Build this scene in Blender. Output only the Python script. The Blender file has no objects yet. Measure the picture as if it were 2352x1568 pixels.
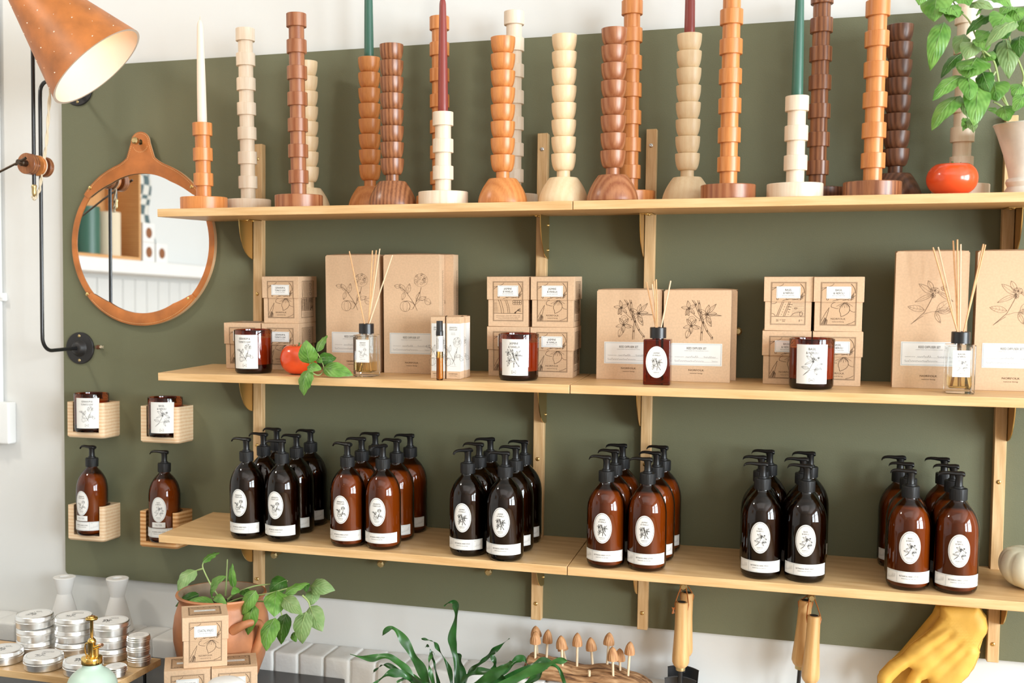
# a shop wall: oak shelves on an olive panel, candlesticks, kraft boxes, amber bottles
LR, LT, LC = 310.0, 21.0, 20.0      # daylight through the right-hand windows, ceiling track spot, ceiling panel (W)
EXPO = -0.08
import bpy, bmesh, math, random
from math import sin, cos, pi, radians, sqrt
from mathutils import Vector, Matrix, noise
from mathutils.geometry import delaunay_2d_cdt

random.seed(11)
SC = bpy.context.scene
COL = SC.collection
TILT = radians(2.29687)            # the shelves sag a little towards the room
K = math.tan(TILT)
YF = -0.26677                      # front edge of the shelves
ZS = {1: 1.75, 2: 1.35105, 3: 0.95}


def sz(i, y):
    return ZS[i] + (y - YF) * K


# ------------------------------------------------------------------ meshes
class B:
    def __init__(s):
        s.v = []; s.f = []; s.m = []; s.uv = {}

    def add(s, vs, fs, mat=0):
        o = len(s.v)
        s.v.extend([tuple(v) for v in vs])
        for f in fs:
            s.f.append(tuple(i + o for i in f)); s.m.append(mat)
        return o

    def box(s, lo, hi, mat=0, bev=0.0, seg=2):
        if bev <= 0:
            x0, y0, z0 = lo; x1, y1, z1 = hi
            s.add([(x0, y0, z0), (x1, y0, z0), (x1, y1, z0), (x0, y1, z0), (x0, y0, z1), (x1, y0, z1), (x1, y1, z1), (x0, y1, z1)],
                  [(0, 3, 2, 1), (4, 5, 6, 7), (0, 1, 5, 4), (1, 2, 6, 5), (2, 3, 7, 6), (3, 0, 4, 7)], mat)
            return
        bm = bmesh.new()
        bmesh.ops.create_cube(bm, size=1.0)
        for v in bm.verts:
            v.co = Vector([(lo[k] + hi[k]) / 2 + v.co[k] * (hi[k] - lo[k]) for k in range(3)])
        bmesh.ops.bevel(bm, geom=list(bm.edges), offset=bev, segments=seg, affect='EDGES', profile=0.6)
        s.bm(bm, mat)

    def bm(s, bm, mat=0, M=None):
        bm.verts.ensure_lookup_table(); bm.verts.index_update()
        s.add([(M @ v.co if M else v.co) for v in bm.verts], [[v.index for v in f.verts] for f in bm.faces], mat)
        bm.free()

    def lathe(s, prof, n=32, mat=0, c=(0, 0, 0), M=None, squash=None):
        rings = []
        vs = []
        for r, z in prof:
            if r < 1e-6:
                rings.append([len(vs)]); vs.append(Vector((0, 0, z)))
            else:
                rings.append(list(range(len(vs), len(vs) + n)))
                for k in range(n):
                    a = 2 * pi * k / n
                    rr = r * (squash(a, z) if squash else 1)
                    vs.append(Vector((rr * cos(a), rr * sin(a), z)))
        fs = []
        for a, b in zip(rings, rings[1:]):
            for k in range(n):
                k2 = (k + 1) % n
                if len(a) == 1 and len(b) == 1: continue
                if len(a) == 1: fs.append((a[0], b[k2], b[k]))
                elif len(b) == 1: fs.append((a[k], a[k2], b[0]))
                else: fs.append((a[k], a[k2], b[k2], b[k]))
        c = Vector(c)
        s.add([(M @ v if M else v) + c for v in vs], fs, mat)

    def tube(s, pts, r, n=8, mat=0, cap=True):
        pts = [Vector(p) for p in pts]
        L = len(pts)
        rs = r if isinstance(r, (list, tuple)) else [r] * L
        t0 = (pts[1] - pts[0]).normalized()
        ref = Vector((0, 0, 1)) if abs(t0.z) < 0.9 else Vector((1, 0, 0))
        nrm = t0.cross(ref).normalized()
        vs = []; fs = []
        for i, p in enumerate(pts):
            t = (pts[min(i + 1, L - 1)] - pts[max(i - 1, 0)])
            t = t.normalized() if t.length > 1e-9 else t0
            nrm = (nrm - t * nrm.dot(t)).normalized()
            bn = t.cross(nrm)
            for k in range(n):
                a = 2 * pi * k / n
                vs.append(p + (nrm * cos(a) + bn * sin(a)) * rs[i])
        for i in range(L - 1):
            for k in range(n):
                k2 = (k + 1) % n
                fs.append((i * n + k, i * n + k2, (i + 1) * n + k2, (i + 1) * n + k))
        if cap:
            fs.append(tuple(reversed(range(n)))); fs.append(tuple(range((L - 1) * n, L * n)))
        s.add(vs, fs, mat)

    def prism(s, out, fn, t0, t1, mat=0):
        """closed outline (a, b) swept from t0 to t1; fn(a, b, t) gives the point"""
        n = len(out)
        vs = [fn(a, b, t0) for a, b in out] + [fn(a, b, t1) for a, b in out]
        fs = [tuple(range(n)), tuple(reversed(range(n, 2 * n)))]
        for k in range(n):
            k2 = (k + 1) % n
            fs.append((k2, k, n + k, n + k2))
        s.add(vs, fs, mat)

    def grid(s, fn, nu, nv, mat=0):
        vs = [fn(i / nu, j / nv) for j in range(nv + 1) for i in range(nu + 1)]
        w = nu + 1
        fs = [(j * w + i, j * w + i + 1, (j + 1) * w + i + 1, (j + 1) * w + i) for j in range(nv) for i in range(nu)]
        return s.add(vs, fs, mat)

    def build(s, name, mats, parent=None, smooth=True, angle=38, fix=False):
        me = bpy.data.meshes.new(name)
        me.from_pydata([tuple(v) for v in s.v], [], s.f)
        for m in (mats if isinstance(mats, (list, tuple)) else [mats]):
            me.materials.append(m)
        me.polygons.foreach_set('material_index', s.m)
        if s.uv:
            uvl = me.uv_layers.new(name='UVMap')
            for lp in me.loops:
                uvl.data[lp.index].uv = s.uv.get(lp.vertex_index, (0, 0))
        if fix:
            bm = bmesh.new(); bm.from_mesh(me)
            bmesh.ops.recalc_face_normals(bm, faces=bm.faces); bm.to_mesh(me); bm.free()
        me.update()
        if smooth:
            me.polygons.foreach_set('use_smooth', [True] * len(me.polygons))
            me.set_sharp_from_angle(angle=radians(angle))
        o = bpy.data.objects.new(name, me)
        COL.objects.link(o)
        if parent: o.parent = parent
        return o


# ------------------------------------------------------------------ things
def tag(o, label=None, cat=None, group=None, kind=None):
    if label: o['label'] = label
    if cat: o['category'] = cat
    if group: o['group'] = group
    if kind: o['kind'] = kind
    return o


def thing(name, label, cat, group=None, M=None, loc=None):
    o = bpy.data.objects.new(name, None)
    COL.objects.link(o)
    o.empty_display_size = 0.02
    tag(o, label, cat, group)
    if loc is not None: M = Matrix.Translation(loc)
    if M is not None: o.matrix_world = M
    return o


def copy_tree(o, parent=None):
    c = o.copy(); COL.objects.link(c); c.parent = parent
    for ch in list(o.children): copy_tree(ch, c)
    return c


def dup(o, M, label, group=None):
    c = copy_tree(o)
    c.matrix_world = M
    c['label'] = label
    if group: c['group'] = group
    return c


def on_shelf(i, x, y, rz=0.0, dz=0.0004):
    """stand upright on the (slightly tilted) shelf i"""
    return Matrix.Translation((x, y, sz(i, y))) @ Matrix.Rotation(TILT, 4, 'X') @ Matrix.Translation((0, 0, dz)) @ Matrix.Rotation(rz, 4, 'Z')


def at(x, y, z, rz=0.0):
    return Matrix.Translation((x, y, z)) @ Matrix.Rotation(rz, 4, 'Z')


def struct(o):
    o['kind'] = 'structure'
    return o


# ------------------------------------------------------------------ materials
def mat(name):
    m = bpy.data.materials.new(name); m.use_nodes = True
    nt = m.node_tree
    return m, nt, nt.nodes['Principled BSDF']


def N(nt, kind, **kw):
    n = nt.nodes.new(kind)
    for k, v in kw.items(): setattr(n, k, v)
    return n


def c4(c): return (c[0], c[1], c[2], 1.0)


def plain(name, col, rough=0.5, metal=0.0, spec=0.5, bump=0.0, bscale=200.0, var=0.0, vscale=8.0, coat=0.0, sss=0.0, ssr=(0.01, 0.006, 0.004)):
    m, nt, p = mat(name)
    p.inputs['Base Color'].default_value = c4(col)
    p.inputs['Roughness'].default_value = rough
    p.inputs['Metallic'].default_value = metal
    p.inputs['Specular IOR Level'].default_value = spec
    if coat: p.inputs['Coat Weight'].default_value = coat; p.inputs['Coat Roughness'].default_value = 0.08
    if sss:
        p.inputs['Subsurface Weight'].default_value = sss
        p.inputs['Subsurface Radius'].default_value = ssr
        p.inputs['Subsurface Scale'].default_value = 1.0
    if bump or var:
        tc = N(nt, 'ShaderNodeTexCoord')
    if var:
        nz = N(nt, 'ShaderNodeTexNoise'); nz.inputs['Scale'].default_value = vscale; nz.inputs['Detail'].default_value = 4
        nt.links.new(tc.outputs['Object'], nz.inputs['Vector'])
        r = N(nt, 'ShaderNodeValToRGB')
        r.color_ramp.elements[0].position = 0.3; r.color_ramp.elements[1].position = 0.7
        r.color_ramp.elements[0].color = c4([max(0, x * (1 - var)) for x in col])
        r.color_ramp.elements[1].color = c4([min(1, x * (1 + var)) for x in col])
        nt.links.new(nz.outputs['Fac'], r.inputs['Fac']); nt.links.new(r.outputs['Color'], p.inputs['Base Color'])
    if bump:
        nz = N(nt, 'ShaderNodeTexNoise'); nz.inputs['Scale'].default_value = bscale; nz.inputs['Detail'].default_value = 3
        nt.links.new(tc.outputs['Object'], nz.inputs['Vector'])
        b = N(nt, 'ShaderNodeBump'); b.inputs['Strength'].default_value = bump; b.inputs['Distance'].default_value = 0.001
        nt.links.new(nz.outputs['Fac'], b.inputs['Height']); nt.links.new(b.outputs['Normal'], p.inputs['Normal'])
    return m


def wood(name, c1, c2, axis='Z', rough=0.45, fine=160.0, band=90.0, bandmix=0.35, bdir='Y', distort=2.0, c3=None):
    """grain streaks stretched along one axis, over growth-ring bands"""
    m, nt, p = mat(name)
    tc = N(nt, 'ShaderNodeTexCoord'); oi = N(nt, 'ShaderNodeObjectInfo')
    vm = N(nt, 'ShaderNodeVectorMath', operation='MULTIPLY_ADD')
    cb = N(nt, 'ShaderNodeCombineXYZ')
    for k in range(3): nt.links.new(oi.outputs['Random'], cb.inputs[k])
    vm.inputs[1].default_value = (3.1, 5.3, 4.7)
    nt.links.new(cb.outputs[0], vm.inputs[0]); nt.links.new(tc.outputs['Object'], vm.inputs[2])
    st = {'X': (0.06, 1, 1), 'Y': (1, 0.06, 1), 'Z': (1, 1, 0.06)}[axis]
    mp = N(nt, 'ShaderNodeVectorMath', operation='MULTIPLY'); mp.inputs[1].default_value = st
    nt.links.new(vm.outputs[0], mp.inputs[0])
    n1 = N(nt, 'ShaderNodeTexNoise'); n1.inputs['Scale'].default_value = fine; n1.inputs['Detail'].default_value = 5; n1.inputs['Roughness'].default_value = 0.65
    nt.links.new(mp.outputs[0], n1.inputs['Vector'])
    mp2 = N(nt, 'ShaderNodeVectorMath', operation='MULTIPLY'); mp2.inputs[1].default_value = {'X': (0.16, 1, 1), 'Y': (1, 0.16, 1), 'Z': (1, 1, 0.16)}[axis]
    nt.links.new(vm.outputs[0], mp2.inputs[0])
    wv = N(nt, 'ShaderNodeTexWave', wave_type='BANDS', bands_direction=bdir, wave_profile='SIN')
    wv.inputs['Scale'].default_value = band; wv.inputs['Distortion'].default_value = distort
    wv.inputs['Detail'].default_value = 2; wv.inputs['Detail Scale'].default_value = 0.12
    nt.links.new(mp2.outputs[0], wv.inputs['Vector'])
    mx = N(nt, 'ShaderNodeMix', data_type='FLOAT'); mx.inputs['Factor'].default_value = bandmix
    nt.links.new(n1.outputs['Fac'], mx.inputs['A']); nt.links.new(wv.outputs['Fac'], mx.inputs['B'])
    r = N(nt, 'ShaderNodeValToRGB')
    r.color_ramp.elements[0].position = 0.28; r.color_ramp.elements[0].color = c4(c1)
    r.color_ramp.elements[1].position = 0.68; r.color_ramp.elements[1].color = c4(c2)
    if c3:
        e = r.color_ramp.elements.new(0.9); e.color = c4(c3)
    nt.links.new(mx.outputs['Result'], r.inputs['Fac']); nt.links.new(r.outputs['Color'], p.inputs['Base Color'])
    p.inputs['Roughness'].default_value = rough
    b = N(nt, 'ShaderNodeBump'); b.inputs['Strength'].default_value = 0.12; b.inputs['Distance'].default_value = 0.0008
    nt.links.new(n1.outputs['Fac'], b.inputs['Height']); nt.links.new(b.outputs['Normal'], p.inputs['Normal'])
    return m


def thin_glass(name, tint, rough=0.02, ior=1.5, fac=1.0):
    """glass wall of a vessel: tinted transmission plus a mirror-like skin"""
    m = bpy.data.materials.new(name); m.use_nodes = True
    nt = m.node_tree; nt.nodes.clear()
    out = N(nt, 'ShaderNodeOutputMaterial')
    tr = N(nt, 'ShaderNodeBsdfTransparent'); tr.inputs['Color'].default_value = c4(tint)
    gl = N(nt, 'ShaderNodeBsdfGlossy'); gl.inputs['Color'].default_value = (1, 1, 1, 1); gl.inputs['Roughness'].default_value = rough
    fr = N(nt, 'ShaderNodeFresnel'); fr.inputs['IOR'].default_value = ior
    mx = N(nt, 'ShaderNodeMixShader')
    nt.links.new(fr.outputs[0], mx.inputs[0]); nt.links.new(tr.outputs[0], mx.inputs[1]); nt.links.new(gl.outputs[0], mx.inputs[2])
    nt.links.new(mx.outputs[0], out.inputs['Surface'])
    return m


def dotted(name, base, ink, freq):
    """kraft paper printed with a fine dot screen"""
    m, nt, p = mat(name)
    tc = N(nt, 'ShaderNodeTexCoord'); sp = N(nt, 'ShaderNodeSeparateXYZ'); nt.links.new(tc.outputs['Object'], sp.inputs[0])
    def M_(op, a=None, b=None, c=None):
        n = N(nt, 'ShaderNodeMath', operation=op)
        for i, x in enumerate((a, b, c)):
            if x is None: continue
            if isinstance(x, (int, float)): n.inputs[i].default_value = x
            else: nt.links.new(x, n.inputs[i])
        return n.outputs[0]
    u = M_('ADD', sp.outputs[0], sp.outputs[1])
    a = M_('MULTIPLY', M_('ADD', u, sp.outputs[2]), freq); b = M_('MULTIPLY', M_('SUBTRACT', u, sp.outputs[2]), freq)
    d = M_('MULTIPLY', M_('COSINE', a), M_('COSINE', b))
    g = M_('GREATER_THAN', d, 0.50)
    mx = N(nt, 'ShaderNodeMix', data_type='RGBA'); nt.links.new(g, mx.inputs['Factor'])
    mx.inputs['A'].default_value = c4(base); mx.inputs['B'].default_value = c4(ink)
    nt.links.new(mx.outputs['Result'], p.inputs['Base Color']); p.inputs['Roughness'].default_value = 0.75
    return m


def emit(name, col, strength):
    m = bpy.data.materials.new(name); m.use_nodes = True
    nt = m.node_tree; nt.nodes.clear()
    e = N(nt, 'ShaderNodeEmission'); e.inputs[0].default_value = c4(col); e.inputs[1].default_value = strength
    o = N(nt, 'ShaderNodeOutputMaterial'); nt.links.new(e.outputs[0], o.inputs[0])
    return m


def leafmat(name, col, col2):
    m, nt, p = mat(name)
    uv = N(nt, 'ShaderNodeUVMap'); sp = N(nt, 'ShaderNodeSeparateXYZ'); nt.links.new(uv.outputs[0], sp.inputs[0])
    ab = N(nt, 'ShaderNodeMath', operation='ABSOLUTE'); nt.links.new(sp.outputs[1], ab.inputs[0])
    ma = N(nt, 'ShaderNodeMath', operation='MULTIPLY_ADD'); nt.links.new(ab.outputs[0], ma.inputs[0]); ma.inputs[1].default_value = -0.45; nt.links.new(sp.outputs[0], ma.inputs[2])
    sn = N(nt, 'ShaderNodeMath', operation='MULTIPLY'); nt.links.new(ma.outputs[0], sn.inputs[0]); sn.inputs[1].default_value = 38.0
    s2 = N(nt, 'ShaderNodeMath', operation='SINE'); nt.links.new(sn.outputs[0], s2.inputs[0])
    tc = N(nt, 'ShaderNodeTexCoord'); nz = N(nt, 'ShaderNodeTexNoise'); nz.inputs['Scale'].default_value = 45; nt.links.new(tc.outputs['Object'], nz.inputs['Vector'])
    m1 = N(nt, 'ShaderNodeMath', operation='MULTIPLY_ADD'); nt.links.new(s2.outputs[0], m1.inputs[0]); m1.inputs[1].default_value = 0.018; nt.links.new(nz.outputs['Fac'], m1.inputs[2])
    r = N(nt, 'ShaderNodeValToRGB'); r.color_ramp.elements[0].position = 0.3; r.color_ramp.elements[1].position = 0.75
    r.color_ramp.elements[0].color = c4(col); r.color_ramp.elements[1].color = c4(col2)
    nt.links.new(m1.outputs[0], r.inputs[0]); nt.links.new(r.outputs[0], p.inputs['Base Color'])
    b = N(nt, 'ShaderNodeBump'); b.inputs['Strength'].default_value = 0.18; b.inputs['Distance'].default_value = 0.0014
    nt.links.new(s2.outputs[0], b.inputs['Height']); nt.links.new(b.outputs[0], p.inputs['Normal'])
    p.inputs['Roughness'].default_value = 0.38
    out = nt.nodes['Material Output']
    tl = N(nt, 'ShaderNodeBsdfTranslucent'); nt.links.new(r.outputs[0], tl.inputs[0])
    ms = N(nt, 'ShaderNodeMixShader'); ms.inputs[0].default_value = 0.22
    nt.links.new(p.outputs[0], ms.inputs[1]); nt.links.new(tl.outputs[0], ms.inputs[2]); nt.links.new(ms.outputs[0], out.inputs['Surface'])
    return m


MT = {}
MT['wall'] = plain('white_plaster', (0.735, 0.735, 0.715), 0.7, bump=0.25, bscale=55)
MT['ceil'] = plain('white_ceiling', (0.70, 0.70, 0.68), 0.8)
MT['floor'] = wood('floor_boards', (0.30, 0.19, 0.10), (0.45, 0.30, 0.17), 'X', 0.5)
MT['board'] = plain('olive_paint', (0.150, 0.154, 0.089), 0.6, bump=0.35, bscale=380, spec=0.4)
MT['oak'] = wood('oak_long', (0.64, 0.375, 0.155), (0.80, 0.535, 0.27), 'X', 0.42, fine=150, band=16, bandmix=0.16, bdir='DIAGONAL', distort=9.0)
MT['oakz'] = wood('oak_upright', (0.62, 0.37, 0.16), (0.80, 0.55, 0.29), 'Z', 0.45, fine=240, band=26, bandmix=0.16, bdir='DIAGONAL', distort=9.0)
MT['pine'] = wood('pine', (0.76, 0.49, 0.27), (0.86, 0.66, 0.44), 'X', 0.5, fine=150, band=34, bandmix=0.34, bdir='Z', distort=7.0)
MT['pine2'] = wood('pine_orange', (0.52, 0.22, 0.06), (0.80, 0.48, 0.22), 'X', 0.5, fine=150, band=30, bandmix=0.5, bdir='Z', distort=7.0)
MT['cherry'] = wood('cherry', (0.50, 0.165, 0.040), (0.66, 0.265, 0.080), 'Z', 0.33, fine=260, band=24, bandmix=0.22, distort=5.0)
MT['maple'] = wood('maple', (0.74, 0.58, 0.42), (0.82, 0.70, 0.56), 'Z', 0.42, fine=260, band=22, bandmix=0.14, distort=5.0)
MT['beech'] = wood('beech', (0.76, 0.55, 0.32), (0.82, 0.64, 0.41), 'Z', 0.42, fine=280, band=24, bandmix=0.16, distort=5.0)
MT['walnut'] = wood('walnut', (0.155, 0.048, 0.018), (0.36, 0.145, 0.060), 'Z', 0.30, fine=240, band=34, bandmix=0.30, distort=9.0)
MT['dwalnut'] = wood('dark_walnut', (0.075, 0.024, 0.010), (0.18, 0.072, 0.034), 'Z', 0.34, fine=260, band=34, bandmix=0.30, distort=7.0)
MT['redwood'] = wood('red_walnut', (0.25, 0.075, 0.028), (0.40, 0.165, 0.072), 'Z', 0.32, fine=240, band=24, bandmix=0.32, distort=6.0)
MT['brass'] = plain('brass', (0.72, 0.50, 0.20), 0.28, 1.0)
MT['brassd'] = plain('brass_dull', (0.60, 0.47, 0.24), 0.42, 1.0)
MT['gold'] = plain('polished_gold', (0.82, 0.56, 0.17), 0.12, 1.0)
MT['bronze'] = plain('dark_bronze', (0.11, 0.085, 0.065), 0.38, 1.0)
MT['rimhide'] = plain('cut_hide_edge', (0.66, 0.55, 0.45), 0.8)
MT['steel'] = plain('steel', (0.75, 0.77, 0.78), 0.25, 1.0)
MT['alu'] = plain('aluminium', (0.86, 0.86, 0.85), 0.30, 1.0)
MT['black'] = plain('black_metal', (0.012, 0.012, 0.013), 0.32, 0.0, 0.6)
MT['blackm'] = plain('black_matt', (0.016, 0.015, 0.015), 0.5)
MT['plastic'] = plain('black_plastic', (0.006, 0.006, 0.0065), 0.36, 0, 0.4)
MT['collar'] = plain('black_ribbed_plastic', (0.010, 0.010, 0.0105), 0.5, 0, 0.35)
MT['leather'] = plain('tan_leather', (0.47, 0.155, 0.036), 0.45, var=0.22, vscale=22, bump=0.2, bscale=300)
MT['suede'] = plain('leather_edge', (0.70, 0.44, 0.24), 0.8)
MT['thread'] = plain('thread', (0.80, 0.52, 0.24), 0.7)
MT['cord'] = plain('cream_cord', (0.74, 0.63, 0.46), 0.8, bump=0.6, bscale=500)
MT['kraft'] = plain('kraft_card', (0.67, 0.455, 0.285), 0.72, var=0.06, vscale=220)
MT['kraftd'] = plain('kraft_shadow_edge', (0.40, 0.24, 0.12), 0.8)
MT['dots'] = dotted('kraft_dots', (0.67, 0.45, 0.275), (0.27, 0.15, 0.07), 2500.0)
MT['ink'] = plain('brown_ink', (0.085, 0.045, 0.022), 0.7)
MT['inkf'] = plain('fine_brown_ink', (0.20, 0.115, 0.055), 0.7)
MT['paper'] = plain('white_paper', (0.83, 0.82, 0.79), 0.65)
MT['text'] = plain('charcoal_ink', (0.045, 0.043, 0.042), 0.6)
MT['textl'] = plain('grey_ink', (0.30, 0.30, 0.30), 0.6)
MT['rule'] = plain('blue_grey_rule', (0.33, 0.40, 0.43), 0.6)
MT['amber'] = thin_glass('amber_glass', (0.47, 0.200, 0.050))
MT['amberj'] = thin_glass('amber_jar_glass', (0.50, 0.150, 0.050))
MT['amberd'] = thin_glass('amber_diffuser_glass', (0.42, 0.12, 0.025))
MT['clear'] = thin_glass('clear_glass', (0.965, 0.975, 0.97), ior=1.55)
MT['lotion'] = plain('lotion', (0.80, 0.72, 0.62), 0.6)
MT['wash'] = plain('dark_hand_wash', (0.004, 0.0016, 0.001), 0.5)
MT['oil'] = thin_glass('diffuser_oil', (0.97, 0.86, 0.60), ior=1.2)
MT['oild'] = plain('perfume', (0.72, 0.34, 0.045), 0.2)
MT['vial'] = thin_glass('vial_glass', (0.90, 0.66, 0.30))
MT['wax'] = plain('soy_wax', (0.78, 0.66, 0.52), 0.5)
MT['darkbase'] = plain('thick_amber_base', (0.020, 0.006, 0.003), 0.15)
MT['reed'] = plain('rattan_reed', (0.72, 0.40, 0.19), 0.6, var=0.1, vscale=120)
MT['reedp'] = plain('pale_rattan_reed', (0.80, 0.58, 0.38), 0.6)
MT['tomato'] = plain('tomato_skin', (0.80, 0.085, 0.018), 0.22, var=0.18, vscale=9, coat=0.3)
MT['stalk'] = plain('tomato_stalk', (0.07, 0.14, 0.03), 0.6)
MT['leaf'] = leafmat('basil_leaf', (0.085, 0.245, 0.03), (0.24, 0.47, 0.10))
MT['leafp'] = leafmat('basil_leaf_underside', (0.20, 0.34, 0.11), (0.33, 0.47, 0.20))
MT['leafd'] = leafmat('basil_leaf_dark', (0.035, 0.12, 0.015), (0.085, 0.24, 0.035))
MT['stem'] = plain('basil_stem', (0.36, 0.46, 0.17), 0.5)
MT['fern'] = plain('fern_leaf', (0.016, 0.085, 0.016), 0.28, var=0.45, vscale=30)
MT['fernl'] = plain('fern_leaf_light', (0.034, 0.125, 0.026), 0.3, var=0.35, vscale=30)
MT['terra'] = plain('terracotta', (0.50, 0.20, 0.085), 0.5, var=0.28, vscale=14, bump=0.35, bscale=120)
MT['terrain'] = plain('terracotta_inside', (0.36, 0.26, 0.17), 0.6, var=0.25, vscale=20)
MT['soil'] = plain('soil', (0.035, 0.020, 0.012), 0.9, bump=1.0, bscale=160)
MT['urn'] = plain('aged_white_urn', (0.74, 0.69, 0.61), 0.65, var=0.07, vscale=40, bump=0.3, bscale=150)
MT['ceramic'] = plain('white_ceramic', (0.83, 0.815, 0.79), 0.5)
MT['matt_white'] = plain('matt_white_ceramic', (0.83, 0.81, 0.775), 0.7, bump=0.3, bscale=300)
MT['mint'] = plain('mint_enamel', (0.53, 0.68, 0.57), 0.35)
MT['slate'] = plain('black_table', (0.030, 0.027, 0.026), 0.25, var=0.5, vscale=30)
MT['brick'] = plain('painted_brick', (0.80, 0.79, 0.76), 0.65, bump=1.0, bscale=75)
MT['glove'] = plain('yellow_leather', (0.80, 0.47, 0.085), 0.6, var=0.10, vscale=25, bump=0.15, bscale=250)
MT['gloved'] = plain('glove_seam', (0.52, 0.26, 0.04), 0.7)
MT['mushcap'] = wood('mushroom_cap', (0.44, 0.20, 0.08), (0.62, 0.34, 0.155), 'Z', 0.6, fine=260, band=40, bandmix=0.2)
MT['mushstem'] = plain('mushroom_stem', (0.80, 0.63, 0.42), 0.6)
MT['handle'] = wood('ash_handle', (0.62, 0.34, 0.12), (0.78, 0.50, 0.22), 'Z', 0.4, fine=180, band=20, bandmix=0.3, bdir='X', distort=8)
MT['pumpkin'] = plain('white_pumpkin', (0.80, 0.76, 0.58), 0.4, var=0.06, vscale=30)
MT['cgreen'] = plain('green_wax', (0.038, 0.125, 0.085), 0.4, sss=0.15)
MT['cred'] = plain('red_wax', (0.26, 0.045, 0.035), 0.4, sss=0.15)
MT['ccream'] = plain('cream_wax', (0.82, 0.70, 0.58), 0.4, sss=0.2)
MT['mirror'] = plain('mirror_silver', (0.93, 0.94, 0.94), 0.0, 1.0)
MT['shadein'] = plain('shade_lining', (0.86, 0.71, 0.58), 0.7, bump=0.3, bscale=400)
MT['bulb'] = emit('lamp_bulb', (1.0, 0.74, 0.50), 9.0)
MT['pend'] = emit('pendant_bulb', (1.0, 0.66, 0.34), 34.0)
MT['whitep'] = plain('white_plastic', (0.83, 0.84, 0.83), 0.35)
MT['far'] = plain('shop_far_wall', (0.42, 0.38, 0.33), 0.8)
MT['hole'] = plain('dark_hole', (0.02, 0.02, 0.02), 0.8)


def driftmat():
    m, nt, p = mat('driftwood')
    tc = N(nt, 'ShaderNodeTexCoord'); mp = N(nt, 'ShaderNodeMapping'); mp.inputs['Scale'].default_value = (0.16, 1, 1); mp.inputs['Rotation'].default_value = (0, 0.15, 0)
    nt.links.new(tc.outputs['Object'], mp.inputs[0])
    nz = N(nt, 'ShaderNodeTexNoise'); nz.inputs['Scale'].default_value = 95; nz.inputs['Detail'].default_value = 6; nz.inputs['Distortion'].default_value = 0.6
    nt.links.new(mp.outputs[0], nz.inputs['Vector'])
    r = N(nt, 'ShaderNodeValToRGB'); r.color_ramp.elements[0].position = 0.34; r.color_ramp.elements[0].color = (0.10, 0.042, 0.016, 1)
    r.color_ramp.elements[1].position = 0.66; r.color_ramp.elements[1].color = (0.58, 0.35, 0.18, 1)
    e = r.color_ramp.elements.new(0.48); e.color = (0.36, 0.185, 0.08, 1)
    nt.links.new(nz.outputs['Fac'], r.inputs[0]); nt.links.new(r.outputs[0], p.inputs['Base Color'])
    b = N(nt, 'ShaderNodeBump'); b.inputs['Strength'].default_value = 0.9; b.inputs['Distance'].default_value = 0.004
    nt.links.new(nz.outputs['Fac'], b.inputs['Height']); nt.links.new(b.outputs[0], p.inputs['Normal'])
    p.inputs['Roughness'].default_value = 0.75
    return m


MT['drift'] = driftmat()
# ------------------------------------------------------------------ camera
Rv = Vector((0.95765588, 0.28772645, 0.01042592)); Uv = Vector((-0.02481054, 0.04639294, 0.99861511)); Fv = Vector((-0.28684429, 0.95658831, -0.05156712))
cd = bpy.data.cameras.new('camera'); cam = bpy.data.objects.new('camera', cd); COL.objects.link(cam)
cd.sensor_width = 36.0; cd.sensor_fit = 'HORIZONTAL'; cd.lens = 2501.837 / 2352 * 36.0
cd.shift_x = (1176 - 1060.781) / 2352; cd.shift_y = (846.859 - 784) / 2352
cd.clip_start = 0.05
cam.matrix_world = Matrix(((Rv.x, Uv.x, -Fv.x, 1.47984), (Rv.y, Uv.y, -Fv.y, -2.60702), (Rv.z, Uv.z, -Fv.z, 1.50599), (0, 0, 0, 1)))
cd.dof.use_dof = True; cd.dof.focus_distance = 2.50; cd.dof.aperture_fstop = 3.6
SC.camera = cam

# ------------------------------------------------------------------ the room
XL, XR, YB, YFR, ZC = -2.60, 5.2, 0.018, -6.2, 3.3


def wallbox(name, lo, hi, m='wall', bev=0):
    b = B(); b.box(lo, hi, 0, bev)
    return struct(b.build(name, MT[m], smooth=False))


wallbox('floor', (XL - .2, YFR - .2, -0.1), (XR + .2, YB + .2, 0.0), 'floor')
wallbox('ceiling', (XL - .2, YFR - .2, ZC), (XR + .2, YB + .2, ZC + .1), 'ceil')
wallbox('wall_back', (XL - .2, YB, 0), (XR + .2, YB + .15, ZC))
wallbox('wall_left', (XL - .15, YFR, 0), (XL, YB, ZC))


def wall_with_windows(name, axis, pos, thick, a0, a1, holes):
    """wall along x (axis 'x', at y = pos) or along y (axis 'y', at x = pos) with window openings (a, b, z0, z1)"""
    b = B()
    def put(u0, u1, z0, z1):
        if u1 - u0 < 1e-4 or z1 - z0 < 1e-4: return
        if axis == 'x': b.box((u0, pos, z0), (u1, pos + thick, z1))
        else: b.box((pos, u0, z0), (pos + thick, u1, z1))
    u = a0
    for (h0, h1, z0, z1) in holes:
        put(u, h0, 0, ZC); put(h0, h1, 0, z0); put(h0, h1, z1, ZC); u = h1
    put(u, a1, 0, ZC)
    return struct(b.build(name, MT['wall'], smooth=False))


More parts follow.
